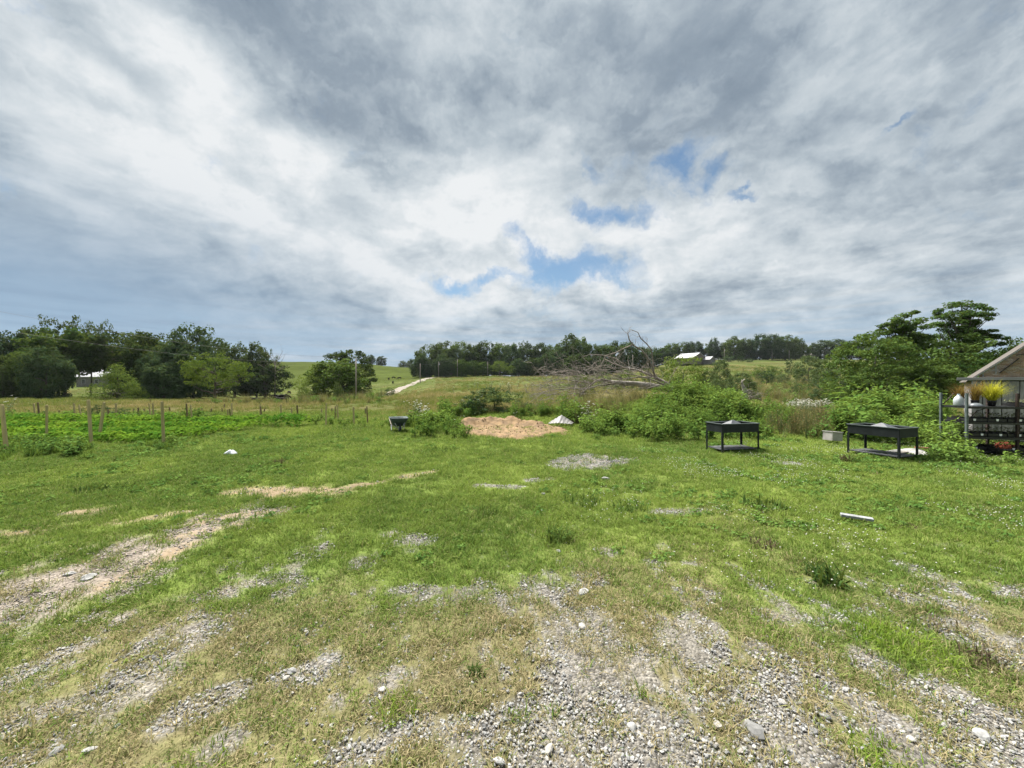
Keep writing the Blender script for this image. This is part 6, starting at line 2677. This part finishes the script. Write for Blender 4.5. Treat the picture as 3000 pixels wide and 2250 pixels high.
def tufts():
    L = [(1635, 1580, 'tuft_dark', .26, .20, 120, .010, .8, 'dark green weed clump in the middle of the lawn beside bare spots'),
         (2425, 1700, 'tuft_dark', .24, .22, 90, .014, 1.1, 'dark dock plant with long flopped leaves at the right of the lawn'),
         (2395, 1680, 'tuft_dark', .20, .12, 50, .012, 1.1, 'smaller dark dock clump left of the big flopped one'),
         (2880, 1935, 'tuft_dead', .20, .14, 90, .004, .7, 'dead blackish weed tuft in the dry grass at the right'),
         (2760, 1822, 'tuft_dead', .28, .10, 60, .005, 1.2, 'flattened dead weed stalks above the dead tuft at the right'),
         (2235, 1602, 'tuft_dead', .26, .10, 110, .006, .7, 'purplish brown weed tuft right of the centre of the lawn'),
         (2660, 1548, 'tuft_dead', .22, .09, 80, .006, .8, 'purplish brown tuft in the clover right of the white plank'),
         (818, 1358, 'tuft_dead', .22, .15, 90, .010, .6, 'dark solitary weed tuft right of the white plastic bag'),
         (262, 1436, 'tuft_dark', .40, .11, 160, .016, 1.2, 'dark weed clump left of the middle in the left lawn'),
         (350, 1428, 'tuft_dark', .50, .10, 170, .016, 1.2, 'wide dark weed clump right beside the other one in the left lawn'),
         (1420, 1505, 'tuft_dark', .26, .16, 90, .010, .8, 'small dark weed above the large dark clump of the lawn'),
         (1840, 1490, 'tuft_dark', .45, .17, 140, .012, .9, 'low spreading dark weed below the gravel patch at right'),
         (1700, 1470, 'tuft_dark', .50, .15, 130, .012, 1.0, 'flat dark leafy weed left of the spreading one'),
         (2240, 1490, 'tuft_dark', .45, .18, 140, .012, .9, 'dark weed clump in the clover below the left planter'),
         (1290, 1322, 'tuft_dark', .8, .16, 160, .014, 1.0, 'dark flat weed patch on the lawn before the earth heap'),
         (2650, 1890, 'tuft_lush', .42, .11, 520, .004, 1.0, 'lush bright green grass clump at the lower right'),
         (2560, 1865, 'tuft_lush', .30, .10, 320, .004, 1.0, 'smaller lush green grass clump left of the big one at the lower right'),
         (1880, 2035, 'tuft_lush', .07, .09, 40, .003, .8, 'single green sprout in the central gravel'),
         (600, 2235, 'tuft_lush', .22, .08, 260, .0032, 1.0, 'green grass clump at the bottom edge left of centre'),
         (2600, 2235, 'tuft_lush', .26, .085, 300, .0032, 1.0, 'green grass clump at the bottom edge in the lower right'),
         (1165, 2080, 'tuft_lush', .20, .085, 200, .0032, 1.0, 'green grass clump in dry turf left of the bottom gravel'),
         (2480, 1350, 'tuft_dead', .22, .22, 110, .008, .5, 'dark dead plant at the foot of the right planter'),
         (1395, 1975, 'tuft_dark', .09, .07, 60, .007, .9, 'small dark green weed on the dry gravel left of centre')]
    for k, (px, py, mt, R, h, n, w, lean, lab) in enumerate(L):
        x, y = flat(px, py)
        v, q, t, c = blades(n, R * .6, h * .6, h * 1.25, w, lean=lean, seed=900 + k, droop=.7)
        me = np_mesh('weed_clump', v, q, t)
        set_clump(me, c)
        me.materials.append(M[mt])
        o = link('weed_clump', me)
        o.location = (x, y, ground(x, y) - .005)
        tag(o, lab, 'weed clump')


tufts()


# ------------------------------------------------------------------ thin summer haze
def haze():
    mb = MB()
    mb.box((0, 100, 26), (3400, 3400, 70))
    m, N, out = new_mat('haze')
    v = N.node('ShaderNodeVolumePrincipled')
    v.inputs['Color'].default_value = (.80, .87, .95, 1)
    v.inputs['Density'].default_value = .00005
    v.inputs['Anisotropy'].default_value = .2
    N.l.new(v.outputs[0], out.inputs['Volume'])
    o = mb.build('haze', m)
    tag(o, 'thin pale summer haze over the far fields', 'haze', kind='stuff')


haze()
